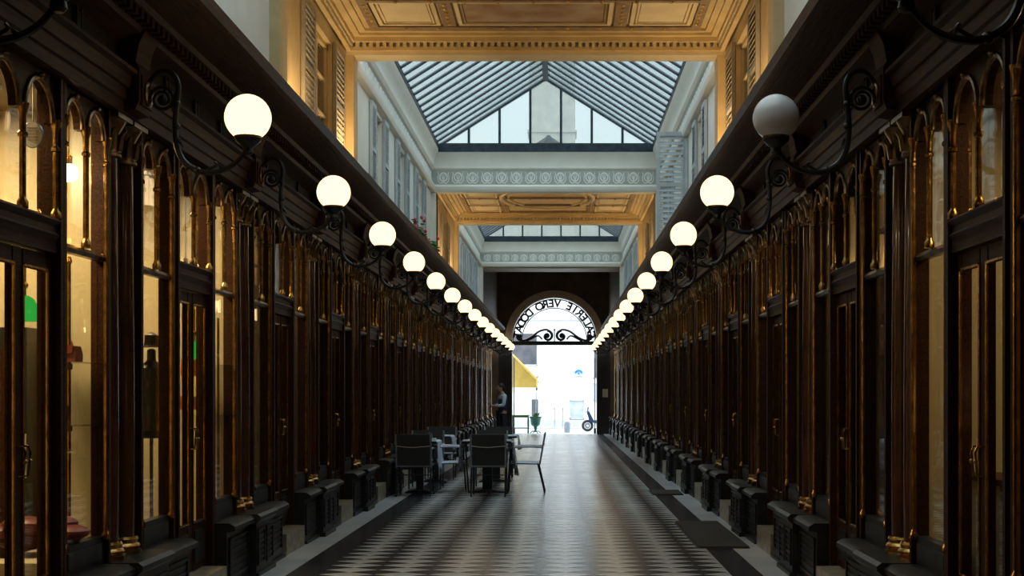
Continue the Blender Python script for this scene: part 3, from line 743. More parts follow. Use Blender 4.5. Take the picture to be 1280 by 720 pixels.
for s2 in (-1, 1): obj('jamb', MB().box(*sorted((AC+s2*AR, AC+s2*2.05)), YEND-.10, YEND+.0, -.3, AZ-.12), M['jamb'], ew)
cs = struct('ceiling_vestibule', 'dim ceiling over the far end of the passage')
obj('plaster', MB().box(XC-2.5, XC+2.5, 42.6, YEND+.4, 5.8, 5.9), M['darkwall'], cs)
obj('soffit', MB().box(XC-2.12, XC+2.12, 41.3, 42.6, 5.02, 5.2), M['archtrim'], cs)
for side, sg, rz in SIDES:
    t = struct('wall_vestibule_%s' % side, 'dark upper wall near the far end on the %s' % side)
    obj('masonry', MB().box(*sorted((XC+sg*2.05, XC+sg*2.45)), 41.3, YEND, 3.5, 5.85), M['darkwall'], t)
nb = thing('notice_board', 'small pale notice on the dark wall right of the exit', 'sign', (XC+1.95, YEND-.10, 1.30)); nb.location = (1.63, YEND-.11, 1.28)
obj('sheet', MB().box(-.10, .10, -.012, 0, -.15, .15), M['notice'], nb)
fn = thing('fanlight', 'half-round black iron fanlight with cut-out lettering and scrolls in the exit arch', 'fanlight', (AC, YEND+.22, AZ))
obj('transom_bar', MB().box(-AR, AR, -.04, .04, -.19, -.04), M['iron'], fn)
obj('outer_arc', MB().torus((0,0,-.02), AR-.03, .022, 'y', 36, 6, 0, PI), M['iron'], fn)
obj('inner_arc', MB().torus((0,0,-.02), AR-.36, .018, 'y', 36, 6, 0, PI), M['iron'], fn)
word = 'GALERIE VERO DODAT'
for i, chh in enumerate(word):
    if chh == ' ': continue
    a = math.radians(9+162*i/(len(word)-1))       # from the viewer's right round to the left: read from the street
    cu = bpy.data.curves.new('letter', 'FONT'); cu.body = chh; cu.size = .40; cu.extrude = .012; cu.offset = .014; cu.align_x = 'CENTER'; cu.align_y = 'CENTER'
    cu.materials.append(M['iron'])
    r = AR-.195
    tmp = bpy.data.objects.new('letter', cu); me = bpy.data.meshes.new_from_object(tmp); bpy.data.objects.remove(tmp)
    o = link('letter', me, fn)
    # facing +y: local x -> -x, local y -> +z ; then turned to follow the arc
    o.matrix_local = Matrix.Translation((r*math.cos(a), 0, -.02+r*math.sin(a))) @ Matrix.Rotation(-(a-PI/2), 4, 'Y') @ Matrix.Rotation(PI, 4, 'Z') @ Matrix.Rotation(PI/2, 4, 'X')
for s2 in (-1, 1):
    pts = []
    for k in range(34):
        a = k/33*2.6*PI; r = .20*(1-k/33*.8); pts.append((s2*(.26+r*math.cos(PI/2+a)), 0, .15+r*math.sin(PI/2+a)))
    obj('scroll', MB().tube(pts, [.055-.020*k/33 for k in range(34)], 6).sphere((s2*.26,0,.15), .085, 8), M['iron'], fn)
    obj('scroll_tail', MB().tube(smooth([(s2*.10,0,.22),(s2*.26,0,.38),(s2*.55,0,.33),(s2*.85,0,.12),(s2*1.1,0,.0),(s2*1.32,0,.02),(s2*1.38,0,.14),(s2*1.27,0,.18),(s2*1.22,0,.10)]), .042, 6), M['iron'], fn)
    obj('scroll_tail', MB().tube(smooth([(s2*.45,0,.02),(s2*.6,0,.16),(s2*.85,0,.05),(s2*1.05,0,-.05)]), .034, 6).sphere((s2*1.27,0,.08), .085, 8), M['iron'], fn)
obj('centre_post', MB().tube([(0,0,-.06),(0,0,.36)], .022, 6).sphere((0,0,.38), .04, 8), M['iron'], fn)
obj('top_rod', MB().tube([(0,0,1.1),(0,0,1.54)], .01, 5), M['iron'], fn)
for s2, sd in ((-1, 'left'), (1, 'right')):
    g = thing('gate_leaf', 'narrow folded iron gate leaf against the %s jamb of the exit' % sd, 'gate', (AC+s2*(AR-.06), YEND+.30, fz(YEND)))
    g_m = MB()
    for k in range(4): g_m.tube([(0, k*.12, .06), (0, k*.12, 2.1+.7)], .012, 6)
    for z in (.12, 1.25, 1.45, 2.75): g_m.tube([(0, 0, z), (0, .36, z)], .014, 6)
    g_m.box(-.04, .04, -.03, .03, 0, .20)
    obj('bars', g_m, M['iron'], g)

# ------------------------------------------------------------ street beyond
ZS = fz(YEND)-.01
st = struct('floor_street', 'pale pavement and road outside the exit')
obj('pavement', MB().box(-7, 7, YEND+.0, 53.2, ZS-.2, ZS-.004), M['kerb'], st)
obj('road', MB().box(-14, 14, 53.2, 60.3, ZS-.3, ZS-.06), M['road'], st)
obj('far_pavement', MB().box(-14, 14, 60.3, 62.2, ZS-.3, ZS), M['kerb'], st)
bl = thing('building', 'white rendered building across the street, seen through the exit', 'building', (0, 62, ZS))
mb = MB(); wall_open2 = [(-2.20,-1.04,2.78,4.5),(-1.20+.02-.0,-1.0,.3,.9)]
obj('facade', MB().box(-14, 14, 0, .5, 0, 11), M['white'], bl)
def bwin(x0, x1, z0, z1, m, nm='window'):
    f = MB()
    for a in (x0, x1-.04): f.box(a, a+.04, -.06, .02, z0-ZS, z1-ZS)
    for a in (z0, z1-.04): f.box(x0, x1, -.06, .02, a-ZS, a-ZS+.04)
    o = obj(nm, f, M['kerb'], bl); obj('pane', MB().box(x0+.04, x1-.04, -.03, -.005, z0-ZS+.04, z1-ZS-.04), m, o); return o
bwin(-2.6, -1.04, 2.50, 3.95, M['greywin']); bwin(.39, 1.04, .10, .95, M['winblue']); bwin(-1.20, -1.0, 1.74, 2.02, M['greywin'])
bwin(1.45, 1.72, 1.9, 3.9, M['greywin']); bwin(1.45, 1.72, .9, 1.7, M['winblue'])
o = obj('door', MB().box(-1.30, -1.02, -.06, .02, .05, 1.22), M['greywin'], bl)
obj('string_course', MB().box(-14, 14, -.08, .02, 4.75-.0, 4.85), M['kerb'], bl)
for y in (0,): obj('base_course', MB().box(-14, 14, -.05, .02, 0, .30), M['kerb'], bl)
pk = thing('street_plaque', 'blue half-round enamel plaque high on the white building', 'sign', (.80, 61.90, 2.12))
pts = [(.25*math.cos(PI*k/16), .34*math.sin(PI*k/16)) for k in range(17)]
obj('plate', MB().prism(pts+[(-.25,-.10),(.25,-.10)], 'y', 0, .03), M['bluepale'], pk)
obj('emblem', MB().torus((0,-.01,.0), .15, .045, 'y', 14, 6, .2, PI-.2).sphere((0,-.01,.02), .05, 8), M['blue'], pk)
aw = thing('awning', 'bright yellow canvas awning seen through the left of the exit', 'awning', (0, 56, 0))
obj('canvas', MB().prism([(-3.2,3.9),(-2.04,2.96),(-.95,1.86),(-.95,1.40),(-1.0,1.36),(-1.0,1.80),(-2.04,2.86),(-3.2,3.78)], 'y', 0, 1.4), M['yellow'], aw)
obj('side_panel', MB().prism([(-3.2,3.8),(-.96,1.84),(-.96,1.40),(-3.2,1.40)], 'y', 1.36, 1.40), M['yellow'], aw)
obj('valance', MB().box(-3.2, -.95, 0, .02, 1.30, 1.5), M['paper'], aw)
obj('post', MB().tube([(-1.0,.05,ZS-.06),(-1.0,.05,1.4)], .02, 6), M['alu'], aw)
# cafe table, urn planter, bin, bollards, scooter
gt = thing('green_table', 'green slatted table on the pavement left of the exit', 'table', (-1.52, 52.3, ZS))
obj('tabletop', MB().box(-.34, .34, -.3, .3, .66, .70), M['greenlight'], gt); obj('apron', MB().box(-.31, .31, -.27, .27, .60, .66), M['green'], gt)
lg = MB().box(-.025, .025, -.025, .025, 0, .60).mesh('leg', M['green'])
for x in (-.29, .29):
    for y in (-.25, .25): link('leg', lg, gt, (x, y, 0))
obj('stretcher', MB().box(-.29, .29, -.015, .015, .18, .22), M['green'], gt)
up = thing('urn_planter', 'green cast urn planter on a foot beside the green table', 'planter', (-.95, 52.1, ZS))
obj('urn', MB().lathe([(.05,.16),(.07,.26),(.17,.34),(.19,.52),(.23,.60),(.24,.64),(.20,.64)], seg=18), M['green'], up)
ub = MB().lathe([(.06,.05),(.04,.10),(.05,.17)], seg=12)
for k in range(4):
    a = k*PI/2+.4; ub.tube([(0,0,.08),(.12*math.cos(a),.12*math.sin(a),.09),(.22*math.cos(a),.22*math.sin(a),.012)], .018, 6)
obj('foot', ub, M['green'], up)
pf = MB()
for k in range(26):
    a = random.uniform(0, 2*PI); r = random.uniform(.02, .15); x, y = r*math.cos(a), r*math.sin(a); h = random.uniform(.66, .78)
    pf.tube([(x*.5,y*.5,.62),(x,y,h),(x*1.3,y*1.3,h+.02)], [.006,.02,.003], 4)
tag(obj('foliage', pf, M['leaf'], up), None, kind='stuff')
bn = thing('litter_bin', 'small grey street bin near the middle of the exit', 'bin', (.25, 54.6, ZS-.06))
obj('body', MB().lathe([(.10,0),(.12,.03),(.12,.34),(.13,.36),(.13,.39),(.10,.40)], seg=16), M['alu'], bn); obj('lid', MB().lathe([(.10,.40),(.07,.43),(.01,.44)], seg=16), M['dkalu'], bn)
for q, x in enumerate((-.27, .08)):
    b_ = thing('bollard', 'thin pale grey bollard on the far kerb, %s of two' % ('left' if q == 0 else 'right'), 'bollard', (x, 59.8, ZS-.06), 0, 'bollards on the far kerb')
    obj('post', MB().lathe([(.04,0),(.025,.03),(.022,.85),(.035,.87),(.035,.93),(.01,.96)], seg=10), M['alu'], b_)
sc = thing('scooter', 'dark blue scooter parked at the right edge of the exit', 'scooter', (1.55, 56.5, ZS-.06)); sc.scale = (1.15, 1.15, 1.15)
obj('bodywork', MB().prism([(-.15,.30),(.25,.26),(.60,.30),(.72,.45),(.68,.60),(.15,.62),(.05,.42),(-.18,.40),(-.34,.72),(-.42,.70),(-.34,.36)], 'y', -.13, .13), M['navy'], sc)
for x in (-.40, .55):
    w_ = obj('wheel', MB().torus((x,0,.21), .165, .045, 'y', 18, 8), M['rubber'], sc)
    obj('hub', MB().torus((x,0,.21), .07, .03, 'y', 10, 6), M['alu'], w_)
obj('seat', MB().box(.12, .72, -.12, .12, .62, .70), M['rubber'], sc)
obj('handlebar', MB().tube([(-.36,-.30,.86),(-.38,-.1,.84),(-.38,.1,.84),(-.36,.30,.86)], .014, 6).tube([(-.40,0,.60),(-.38,0,.84)], .02, 6), M['rubber'], sc)
obj('windscreen', MB().prism([(-.46,.75),(-.44,.75),(-.32,1.12),(-.34,1.12)], 'y', -.16, .16), M['shelf'], sc)
obj('headlight', MB().sphere((-.46,0,.72), .06, 10), M['bluepale'], sc)

# ------------------------------------------------------------ doormats
for y0, y1, x0, lab in ((12.6, 15.2, 1.26, 'large dark brown doormat at the right, nearest the viewer'), (19.4, 20.3, 1.30, 'small thin brown doormat farther along on the right')):
    t = thing('doormat', lab, 'doormat', (0, 0, 0), 0, 'doormats along the right')
    slab('pile', x0, 1.715, y0, y1, .018, M['mat'], t, .017); slab('rim', x0-.02, 1.72, y0-.02, y1+.02, .006, M['rubber'], t, .006)

# ------------------------------------------------------------ chairs and tables (local: the sitter looks towards +y)
CH = {}
CH['seat'] = shared('seat', MB().prism([(-.22,.43),(.22,.445),(.235,.43),(.22,.42),(-.22,.41)], 'x', -.22, .22), M['seatcloth'])
CH['seat_rim'] = shared('seat_rim', MB().tube([(-.235,-.22,.42),(-.235,.22,.43),(.235,.22,.43),(.235,-.22,.42),(-.235,-.22,.42)], .014, 6), M['alu'])
CH['backrest'] = shared('backrest', MB().prism([(-.225,.42),(-.30,.86),(-.29,.865),(-.21,.43)], 'x', -.225, .225), M['sling'])
CH['back_frame'] = shared('back_frame', MB().tube([(-.24,-.215,.40),(-.24,-.295,.86)], .013, 6).tube([(.24,-.215,.40),(.24,-.295,.86)], .013, 6), M['alu'])
CH['band'] = shared('back_band', MB().tube([(-.24,-.285,.70),(-.1,-.288,.685),(.0,-.285,.68),(.12,-.288,.69),(.24,-.285,.70)], .006, 5), M['band'])
CH['rl'] = shared('leg', MB().tube([(0,0,.43),(0,-.10,0)], [.013,.011], 8), M['dkalu'])
CH['fl'] = shared('leg', MB().tube([(0,0,.64),(0,.01,.43),(0,.04,0)], [.012,.013,.011], 8), M['dkalu'])
CH['arm'] = shared('armrest', MB().tube([(0,-.255,.66),(0,-.05,.665),(0,.17,.655),(0,.20,.64)], .014, 8), M['alu'])
CH['str'] = shared('stretcher', MB().tube([(-.235,-.23,.30),(.235,-.23,.30)], .008, 6), M['dkalu'])
def chair(x, y, rz, label):
    t = thing('cafe_chair', label, 'chair', (x, y, fz(y)), rz, 'cafe chairs on the left of the passage')
    for k in ('seat', 'seat_rim', 'backrest', 'back_frame', 'band', 'str'): put(CH[k], t)
    for sg in (-1, 1):
        put(CH['rl'], t, (sg*.235, -.19, 0)); put(CH['fl'], t, (sg*.235, .20, 0)); put(CH['arm'], t, (sg*.245, 0, 0))
    return t
TT = {}
TT['top'] = shared('tabletop', MB().box(-.35, .35, -.33, .33, .715, .74), M['black'])
TT['ped'] = shared('pedestal', MB().box(-.07, .07, -.07, .07, .03, .715), M['black'])
TT['base'] = shared('base_plate', MB().prism([(-.26,0),(.26,0),(.26,.02),(.08,.045),(-.08,.045),(-.26,.02)], 'y', -.22, .22), M['black'])
def table(x, y, name):
    t = thing('cafe_table', 'square black pedestal table %s' % name, 'table', (x, y, fz(y)), 0, 'cafe tables on the left')
    for k in TT: put(TT[k], t)
    return t
def cloth(x, y, label, dl, dr, m, seed):
    r = random.Random(seed); mb = MB(); nx, ny = 26, 14; V = {}
    hw, hd = .365, .345
    tot = dl+2*hw+dr
    for i in range(nx+1):
        s = i/nx*tot
        for j in range(ny+1):
            v = j/ny; yy = -hd+2*hd*v
            if s < dl: xx, zz = -hw-.02*math.sin(v*14+seed)*(dl-s)/max(dl,.01)-.05*(dl-s), .745-(dl-s)*(1-.12*math.sin(v*5+seed))
            elif s > dl+2*hw: q = s-dl-2*hw; xx, zz = hw+.03*math.sin(v*13+seed*2)*q/max(dr,.01)+.10*q, .745-q*(1-.15*math.sin(v*4+seed))
            else: xx, zz = -hw+(s-dl), .746+.002*math.sin(s*20+v*9)
            V[i, j] = mb.bm.verts.new((xx, yy, zz))
    for i in range(nx):
        for j in range(ny): mb.bm.faces.new((V[i,j], V[i+1,j], V[i+1,j+1], V[i,j+1]))
    o = obj('tablecloth', mb, m, None, loc=(x, y, fz(y))); tag(o, label, 'tablecloth', 'cloths on the cafe tables')
    md = o.modifiers.new('thickness', 'SOLIDIFY'); md.thickness = .006; md.offset = 1
    return o
TAX, TBX = -1.06, -2.03
table(TAX, 20.05, 'nearest the middle of the passage'); table(TBX, 20.0, 'nearest the left wall').scale.x = .74; table(TAX, 22.6, 'in the second row, nearer the middle'); table(TBX, 22.5, 'in the second row, by the left wall').scale.x = .74
cloth(TAX, 20.05, 'mottled grey cloth hanging over the right edge of the front middle table', .42, .46, M['cloth2'], 1)
cloth(TBX, 20.0, 'pale blue-grey cloth hanging long beside the front table at the left wall', .03, .42, M['cloth'], 2).scale.x = .76
cloth(TAX, 22.6, 'pale blue cloth on the second-row middle table', .2, .2, M['cloth'], 3)
cloth(TBX, 22.5, 'pale blue cloth on the second-row table at the left wall', .03, .2, M['cloth'], 4).scale.x = .76
chair(-1.00, 19.35, 0, 'dark sling-back cafe chair seen from behind at the front middle table')
chair(-2.03, 19.35, 0, 'dark sling-back cafe chair seen from behind, leftmost beside the shop wall')
chair(-.52, 20.05, PI/2, 'grey cafe chair seen in profile, facing left at the front middle table')
chair(-1.60, 20.15, -PI/2+.15, 'pale cafe chair turned sideways between the two front tables')
chair(TAX, 20.95, PI, 'cafe chair at the far side of the front middle table, facing the viewer')
chair(TBX, 20.9, PI, 'cafe chair at the far side of the front wall table, facing the viewer')
chair(TAX, 23.5, PI, 'cafe chair at the far side of the second middle table')
chair(TBX, 23.4, PI, 'cafe chair at the far side of the second wall table')
# white napkin roll / menu folder standing at the edge of the wall table
nf = thing('folded_napkins', 'stack of folded white napkins at the right edge of the front wall table', 'napkins', (-1.85, 19.85, fz(19.85)+.752))
obj('linen', MB().box(-.06, .06, -.1, .1, 0, .03), M['white'], nf)

# ------------------------------------------------------------ geraniums on the upper left sills
for q, (y, z, s_) in enumerate(((21.5, 3.90, 1.0), (23.7, 3.84, .8))):
    t = thing('potted_geranium', 'red-flowered geranium in a trough above the left cornice, %s one' % ('nearer' if q == 0 else 'farther'), 'plant', (XC-2.0, y, 3.60), 0, 'geraniums above the left cornice')
    obj('trough', MB().prism([(-.07,0),(.07,0),(.09,.16),(-.09,.16)], 'y', -.35*s_, .35*s_), M['terracotta'], t)
    lf_, fl_ = MB(), MB()
    for k in range(110):
        yy = random.uniform(-.4, .4)*s_; xx = random.uniform(-.06, .16); zz = .14+random.uniform(0, .30)*s_*(1-abs(yy)/.6)
        if k % 10: lf_.sphere((xx, yy, zz), random.uniform(.025, .045), 6, (1, 1, .35))
        else: fl_.sphere((xx+.03, yy, zz+.05), random.uniform(.02, .032), 6)
    tag(obj('foliage', lf_, M['leaf'], t), None, kind='stuff'); tag(obj('blossoms', fl_, M['redflower'], t), None, kind='stuff')

# ------------------------------------------------------------ goods in the nearest shops on the left
def at(px, py, y): return ((px-701)*y/1732, y, EYE-(py-488)*y/1732)
def lampshade(px, py, y, label):
    x, y, z = at(px, py, y)
    t = thing('green_shade_lamp', label, 'lamp', (x, y, z))
    obj('shade', MB().lathe([(.075,-.07),(.072,.0),(.045,.05),(.02,.065)], seg=18), M['greenshade'], t)
    obj('stem', MB().tube([(0,0,.06),(0,0,.30)], .008, 6).sphere((0,0,.12), .02, 8), M['brass'], t)
    obj('cord', MB().tube([(0,0,.30),(0,0,2.93-z)], .003, 4), M['black'], t)
lampshade(31, 385, 7.4, 'hanging lamp with glowing green glass shade behind the nearest left door')
lampshade(243, 437, 10.3, 'hanging lamp with green shade inside the second shop on the left')
def pendant(px, py, y, r, m, label):
    x, y, z = at(px, py, y)
    t = thing('pendant_lamp', label, 'lamp', (x, y, z))
    obj('bulb', MB().sphere((0,0,0), r, 16), M[m], t); obj('cord', MB().tube([(0,0,r),(0,0,2.96-z)], .003, 4).lathe([(.02,r-.01),(.02,r+.04),(.008,r+.05)], seg=8), M['brass'], t)
pendant(86, 216, 7.55, .05, 'bulbwhite', 'small bright pendant bulb behind the nearest twin-arched window on the left')
pendant(205, 280, 10.6, .035, 'bulb', 'small pendant bulb high inside the second left shop')
pendant(232, 335, 10.7, .03, 'bulb', 'small pendant bulb low inside the second left shop, above the door')
def bag(px, py, y, sx, sz, m, label, sy=.12, handle=True, rz=0):
    x, y, z = at(px, py, y)
    t = thing('handbag', label, 'bag', (x, y, z), rz)
    mb = MB(); a, b = sx/2, sz
    mb.prism([(-a,0),(a,0),(a*1.02,b*.5),(a*.9,b*.95),(a*.8,b),(-a*.8,b),(-a*.9,b*.95),(-a*1.02,b*.5)], 'y', -sy/2, sy/2)
    obj('body', mb, M[m], t)
    obj('flap', MB().prism([(-a*.9,b*1.02),(a*.9,b*1.02),(a*.85,b*.55),(0,b*.45),(-a*.85,b*.55)], 'y', -sy/2-.012, -sy/2), M[m], t)
    if handle: obj('handle', MB().torus((0,0,b), a*.55, .006, 'y', 12, 5, 0, PI), M[m], t)
# shelves on a brass pole at the end of the nearest window
x, y, z = at(86, 500, 7.45)
sh = thing('display_stand', 'slim brass pole with two glass shelves in the nearest left window', 'shelf', (x, y, .11))
obj('pole', MB().lathe([(.05,0),(.05,.015),(.012,.02),(.012,1.95),(.02,1.96),(.012,1.99)], seg=10), M['brass'], sh)
for pz in (455, 532): zz = EYE-(pz-488)*7.45/1732-.11; obj('glass_shelf', MB().box(-.12, .13, -.16, .16, zz, zz+.008), M['shelf'], sh); obj('shelf_clip', MB().lathe([(.02,zz-.03),(.02,zz)], seg=8), M['brass'], sh)
bag(80, 453, 7.45, .16, .09, 'leather', 'small red-brown leather case on the upper glass shelf, left window'); bag(66, 530, 7.40, .10, .10, 'leather', 'red-brown pouch on the lower glass shelf, left window', .08, False)
x, y, z = at(84, 690, 7.3)
pl = thing('display_plinth', 'low cream display plinth in the nearest left window', 'plinth', (x-.12, 7.3, .11))
obj('body', MB().box(-.16, .18, -.34, .34, 0, .40), M['roomwall'], pl)
pl2 = thing('display_plinth', 'low cream display plinth behind the nearest left door', 'plinth', (-3.08, 7.2, .11))
obj('body', MB().box(-.2, .18, -.3, .3, 0, .36), M['roomwall'], pl2)
def heap(px, py, y, label, seed, n=5, w_=.18):
    x, y, z = at(px, py, y); r = random.Random(seed)
    o = MB()
    for k in range(n):
        cx, cy = r.uniform(-w_, w_), r.uniform(-w_, w_)*.8; pts = []
        o.sphere((cx, cy, .035+k*.022), .10, 14, (1.2, .9, .42))
    ob = obj('folded_leather_bag', o, M['leather'], None, loc=(x, y, z)); tag(ob, label, 'bag')
heap(84, 682, 7.3, 'slumped red-brown leather bags at the foot of the nearest left window', 3, 5, .10)
heap(18, 688, 7.3, 'slumped red leather bag low behind the nearest left door', 5, 6, .10)
def flat(px, py, y, wd, ht, m, name, label, cat):
    x, y, z = at(px, py, y); o = obj(name, MB().box(-wd/2, wd/2, -.006, .006, -ht/2, ht/2), M[m], None, loc=(x, y, z)); tag(o, label, cat); return o
t = thing('dark_cabinet', 'tall dark cabinet deep in the nearest left shop', 'cabinet', (-3.08, 7.74, .11))
obj('carcass', MB().box(-.16, .12, -.06, .1, 0, 1.62), M['black'], t); obj('door_panel', MB().box(-.13, .09, -.07, -.06, .1, 1.5), M['wood'], t); obj('knob', MB().sphere((.07,-.08,.9), .015, 8), M['brass'], t)
flat(17, 500, 7.55, .09, .13, 'screen', 'small_screen', 'small bluish screen on the dark cabinet', 'screen')
pp = flat(20, 570, 7.5, .11, .24, 'paper', 'price_list', 'pale printed list hanging in the nearest left door', 'paper')
flat(18, 618, 7.5, .12, .12, 'black', 'card_holder', 'black and blue card holder below the price list', 'holder')
ln = MB()
for k in range(9): ln.box(-.04, .03-.01*(k % 3), -.009, -.007, .09-k*.022, .095-k*.022)
obj('text_lines', ln, M['rib'], pp)
# round hanging sign in the door light
x, y, z = at(36, 162, 6.62)
rsn = thing('round_sign', 'small round white disc hanging behind the nearest left arched door light', 'sign', (x-.03, 6.75, z))
obj('disc', MB().prism([(.048*math.cos(2*PI*k/20), .062*math.sin(2*PI*k/20)) for k in range(20)], 'y', -.006, .006), M['paper'], rsn)
obj('rim', MB().tube([(.048*math.cos(2*PI*k/20), 0, .062*math.sin(2*PI*k/20)) for k in range(21)], .005, 5), M['alu'], rsn)
obj('text_lines', (lambda m: [m.box(-.025, .025, -.009, -.007, zz, zz+.004) for zz in (-.03,-.015,0,.015,.03)] and m)(MB()), M['rib'], rsn)
obj('wire', MB().tube([(0,0,.06),(0,0,.35)], .002, 4), M['black'], rsn)
# second shop
x, y, z = at(276, 500, 10.5)
sh = thing('display_stand', 'glass shelves on a slim brass pole in the second left shop window', 'shelf', (x-.02, 10.5, .11))
obj('pole', MB().lathe([(.05,0),(.05,.015),(.010,.02),(.010,1.8),(.01,1.82)], seg=8), M['brass'], sh)
for pz in (458, 520): zz = EYE-(pz-488)*10.5/1732-.11; obj('glass_shelf', MB().box(-.12, .12, -.2, .2, zz, zz+.008), M['shelf'], sh)
bag(240, 470, 10.45, .14, .12, 'orange', 'orange handbag inside the second left door, upper'); bag(236, 512, 10.4, .12, .10, 'orange', 'orange handbag inside the second left door, lower')
bag(192, 492, 10.2, .12, .16, 'orange', 'tan handbag stack at the near edge of the second left shop', .14)
# dress form
x, y, z = at(193, 500, 9.3)
df = thing('dress_form', 'dark dress form standing just inside the second left shop', 'mannequin', (x-.02, 9.3, .11))
obj('torso', MB().lathe([(.07,.95),(.10,1.0),(.085,1.15),(.10,1.32),(.09,1.42),(.03,1.47),(.028,1.54),(.01,1.55)], seg=16), M['black'], df)
obj('stand', MB().lathe([(.10,0),(.10,.015),(.012,.03),(.012,.96)], seg=12), M['iron'], df)
obj('hat', MB().lathe([(.09,1.56),(.09,1.565),(.05,1.57),(.045,1.64),(.01,1.66)], seg=14), M['black'], df)
# right-hand nearest shop: filament lantern and a bright bulb
x, y, z = at(1268, 487, 6.6)
lt = thing('hanging_lantern', 'small glowing lantern on a black cord behind the nearest right door', 'lamp', (x, y, z))
obj('glow', MB().lathe([(.030,-.045),(.032,0),(.030,.045)], seg=14), M['bulb'], lt)
obj('cap', MB().lathe([(.034,.045),(.036,.06),(.02,.08),(.014,.12)], seg=12), M['iron'], lt)
obj('cord', MB().tube([(0,0,.12),(.006,0,.5),(0,0,2.95-z)], .004, 5), M['black'], lt)
ct = thing('counter', 'low dark counter inside the nearest right shop', 'counter', (2.35, 6.9, .11))
obj('body', MB().box(-.16, .9, -.5, .5, 0, .80), M['roomdark'], ct); obj('top', MB().box(-.2, .95, -.55, .55, .80, .83), M['wood'], ct)
for k, (px, py, y) in enumerate(((395, 200+180, 13.2), (1010, 410, 10.8), (950, 420, 14.2))):
    pass
for side, sg in (('left', -1), ('right', 1)):
    for k in range(2, 9):
        if side == 'left' and k < 3: continue
        yy = PAIRY[k+1]+1.9
        t = thing('pendant_lamp', 'small warm pendant bulb glimpsed inside the %s shop on the %s' % (ORD[k], side), 'lamp', (XC+sg*(2.75), yy, 2.35))
        obj('bulb', MB().sphere((0,0,0), .04, 12), M['bulb'], t); obj('cord', MB().tube([(0,0,.04),(0,0,.62)], .003, 4), M['brass'], t)

# ------------------------------------------------------------ the man by the exit
PX, PY = -1.66, 40.0
man = thing('person', 'man in pale shirt and dark waistcoat by the exit, head bowed over a paper', 'person', (PX, PY, fz(PY)), .35)
def skin_obj(name, verts, edges, radii, m, parent, root=0, sub=2):
    me = bpy.data.meshes.new(name); me.from_pydata(verts, edges, []); me.materials.append(m)
    o = link(name, me, parent)
    sk = o.modifiers.new('skin', 'SKIN'); sk.use_smooth_shade = True
    for v, r in zip(me.skin_vertices[0].data, radii): v.radius = (r, r) if not isinstance(r, tuple) else r; v.use_root = False
    me.skin_vertices[0].data[root].use_root = True
    ss = o.modifiers.new('sub', 'SUBSURF'); ss.levels = sub; ss.render_levels = sub
    return o
# body (faces -x and a little towards the viewer)
V = [(0,0,.95),(0,0,1.10),(-.01,0,1.28),(-.02,0,1.42),(-.04,0,1.50),(-.06,0,1.56)]
E = [(0,1),(1,2),(2,3),(3,4),(4,5)]; R = [(.09,.08),(.10,.09),(.13,.10),(.11,.09),.055,.05]
def chain(start, pts, rads):
    prev = start
    for p, r in zip(pts, rads): V.append(p); R.append(r); E.append((prev, len(V)-1)); prev = len(V)-1
    return prev
hands = []
for s2 in (-1, 1):
    chain(0, [(0,s2*.09,.88),(-.02,s2*.10,.50),(.01,s2*.10,.10),(-.06,s2*.105,.045),(-.15,s2*.11,.03)], [.075,.06,.045,.04,.03])
    h = chain(3, [(-.02,s2*.19,1.40),(-.06,s2*.22,1.14),(-.26,s2*.13,1.10),(-.32,s2*.10,1.12)], [.055,.045,.034,.026]); hands.append((h, s2))
for h, s2 in hands:
    bx, by, bz = V[h]
    for q in range(4):
        a = (q-1.5)*.02; L = (.075,.085,.08,.065)[q]
        chain(h, [(bx-.035, by+a, bz+.005), (bx-.035-L*.5, by+a*1.1, bz+.004), (bx-.03-L*.85, by+a*1.1-s2*.01, bz-.02)], [.011,.009,.007])
    chain(h, [(bx-.015, by-s2*.035, bz+.02), (bx-.05, by-s2*.045, bz+.028)], [.011,.008])
skin_obj('body', V, E, R, M['skin'], man)
hd = MB().sphere((-.085,0,1.635), .098, 20, (1.02,.80,1.20))
hd.sphere((-.10,0,1.565), .055, 12, (1.0,.85,.8)).tube([(-.175,0,1.645),(-.205,0,1.605),(-.18,0,1.60)], [.010,.016,.010], 6)
for s2 in (-1, 1): hd.sphere((-.075,s2*.082,1.63), .024, 8, (.7,.4,1.1))
hd_o = obj('head', hd, M['skin'], man)
obj('eyes', MB().sphere((-.172,-.032,1.645), .012, 8).sphere((-.172,.032,1.645), .012, 8), M['hair'], man)
obj('mouth', MB().box(-.168,-.15,-.022,.022,1.562,1.568), M['leather'], man)
obj('hair', MB().sphere((-.065,0,1.665), .103, 20, (1.02,.86,1.08)).sphere((-.02,0,1.62), .085, 14, (.8,.9,1.1)), M['hair'], man)
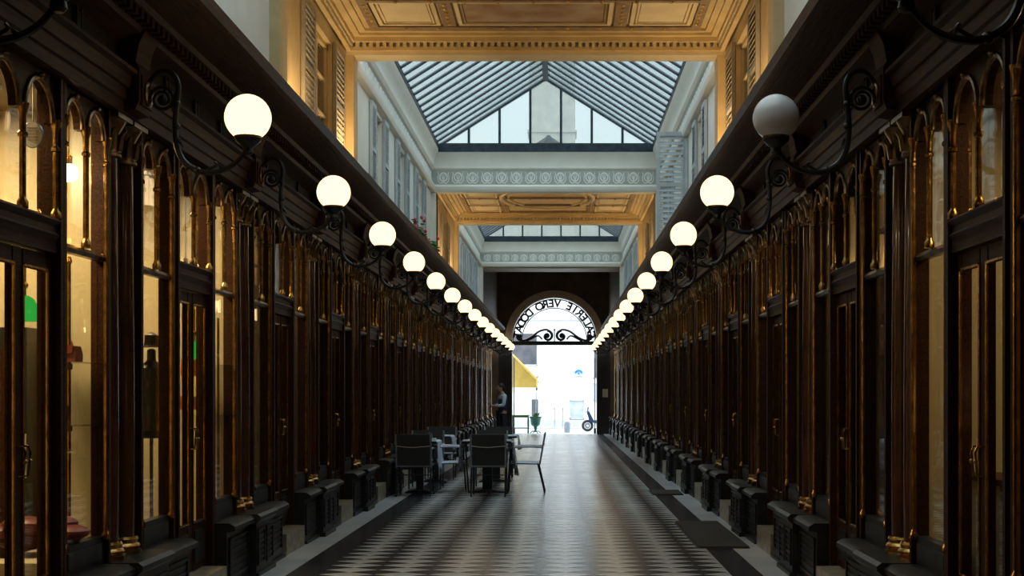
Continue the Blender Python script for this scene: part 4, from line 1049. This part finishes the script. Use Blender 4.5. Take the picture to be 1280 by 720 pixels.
V = [(0,0,1.02),(0,0,1.15),(-.01,0,1.30),(-.02,0,1.41),(-.03,0,1.46)]; E = [(0,1),(1,2),(2,3),(3,4)]; R = [(.145,.125),(.14,.12),(.165,.125),(.13,.11),.07]
for s2 in (-1, 1): chain(3, [(-.02,s2*.19,1.40),(-.06,s2*.225,1.14),(-.22,s2*.15,1.105)], [.07,.06,.046])
skin_obj('shirt', V, E, R, M['shirt'], man)
V = [(0,0,.90),(0,0,1.0),(0,0,1.15),(-.01,0,1.30),(-.02,0,1.38)]; E = [(0,1),(1,2),(2,3),(3,4)]; R = [(.165,.14),(.165,.145),(.16,.14),(.165,.142),(.10,.12)]
skin_obj('waistcoat', V, E, R, M['navycloth'], man)
V = [(0,0,.98),(0,0,.88)]; E = [(0,1)]; R = [(.165,.145),(.15,.14)]
for s2 in (-1, 1): chain(0, [(0,s2*.09,.86),(-.02,s2*.10,.50),(.01,s2*.10,.09)], [.10,.075,.062])
skin_obj('trousers', V, E, R, M['navycloth'], man)
for s2 in (-1, 1): obj('shoe', MB().sphere((-.07,s2*.105,.04), .06, 12, (2.1,.8,.65)), M['black'], man)
obj('apron', MB().prism([(-.15,.45),(-.17,.98),(-.155,.99),(-.13,.45)], 'y', -.16, .16), M['navycloth'], man)
pg = obj('paper_sheet', MB().box(-.10, .10, -.07, .07, -.003, .003), M['white'], None, loc=(PX-.40*math.cos(.35), PY-.40*math.sin(.35), fz(PY)+1.16), rot=(0, .9, .35)); tag(pg, 'white sheet of paper held by the man at the exit', 'paper')

# unseen dark walls added behind the viewer to block light from the rear
rw = struct('wall_rear', 'added dark wall behind the viewer, blocking light from the rear')
obj('masonry', MB().box(XC-5, XC+5, -3.3, -3.0, -.5, 6.2), M['darkwall'], rw)
for side, sg, rz in SIDES:
    t = struct('wall_rear_%s' % side, 'added dark light-blocking boarding behind the viewer on the %s' % side)
    obj('boarding', MB().box(*sorted((XC+sg*2.3, XC+sg*2.4)), -3.0, PAIRY[1]-.29, -.4, 3.0), M['wood'], t)
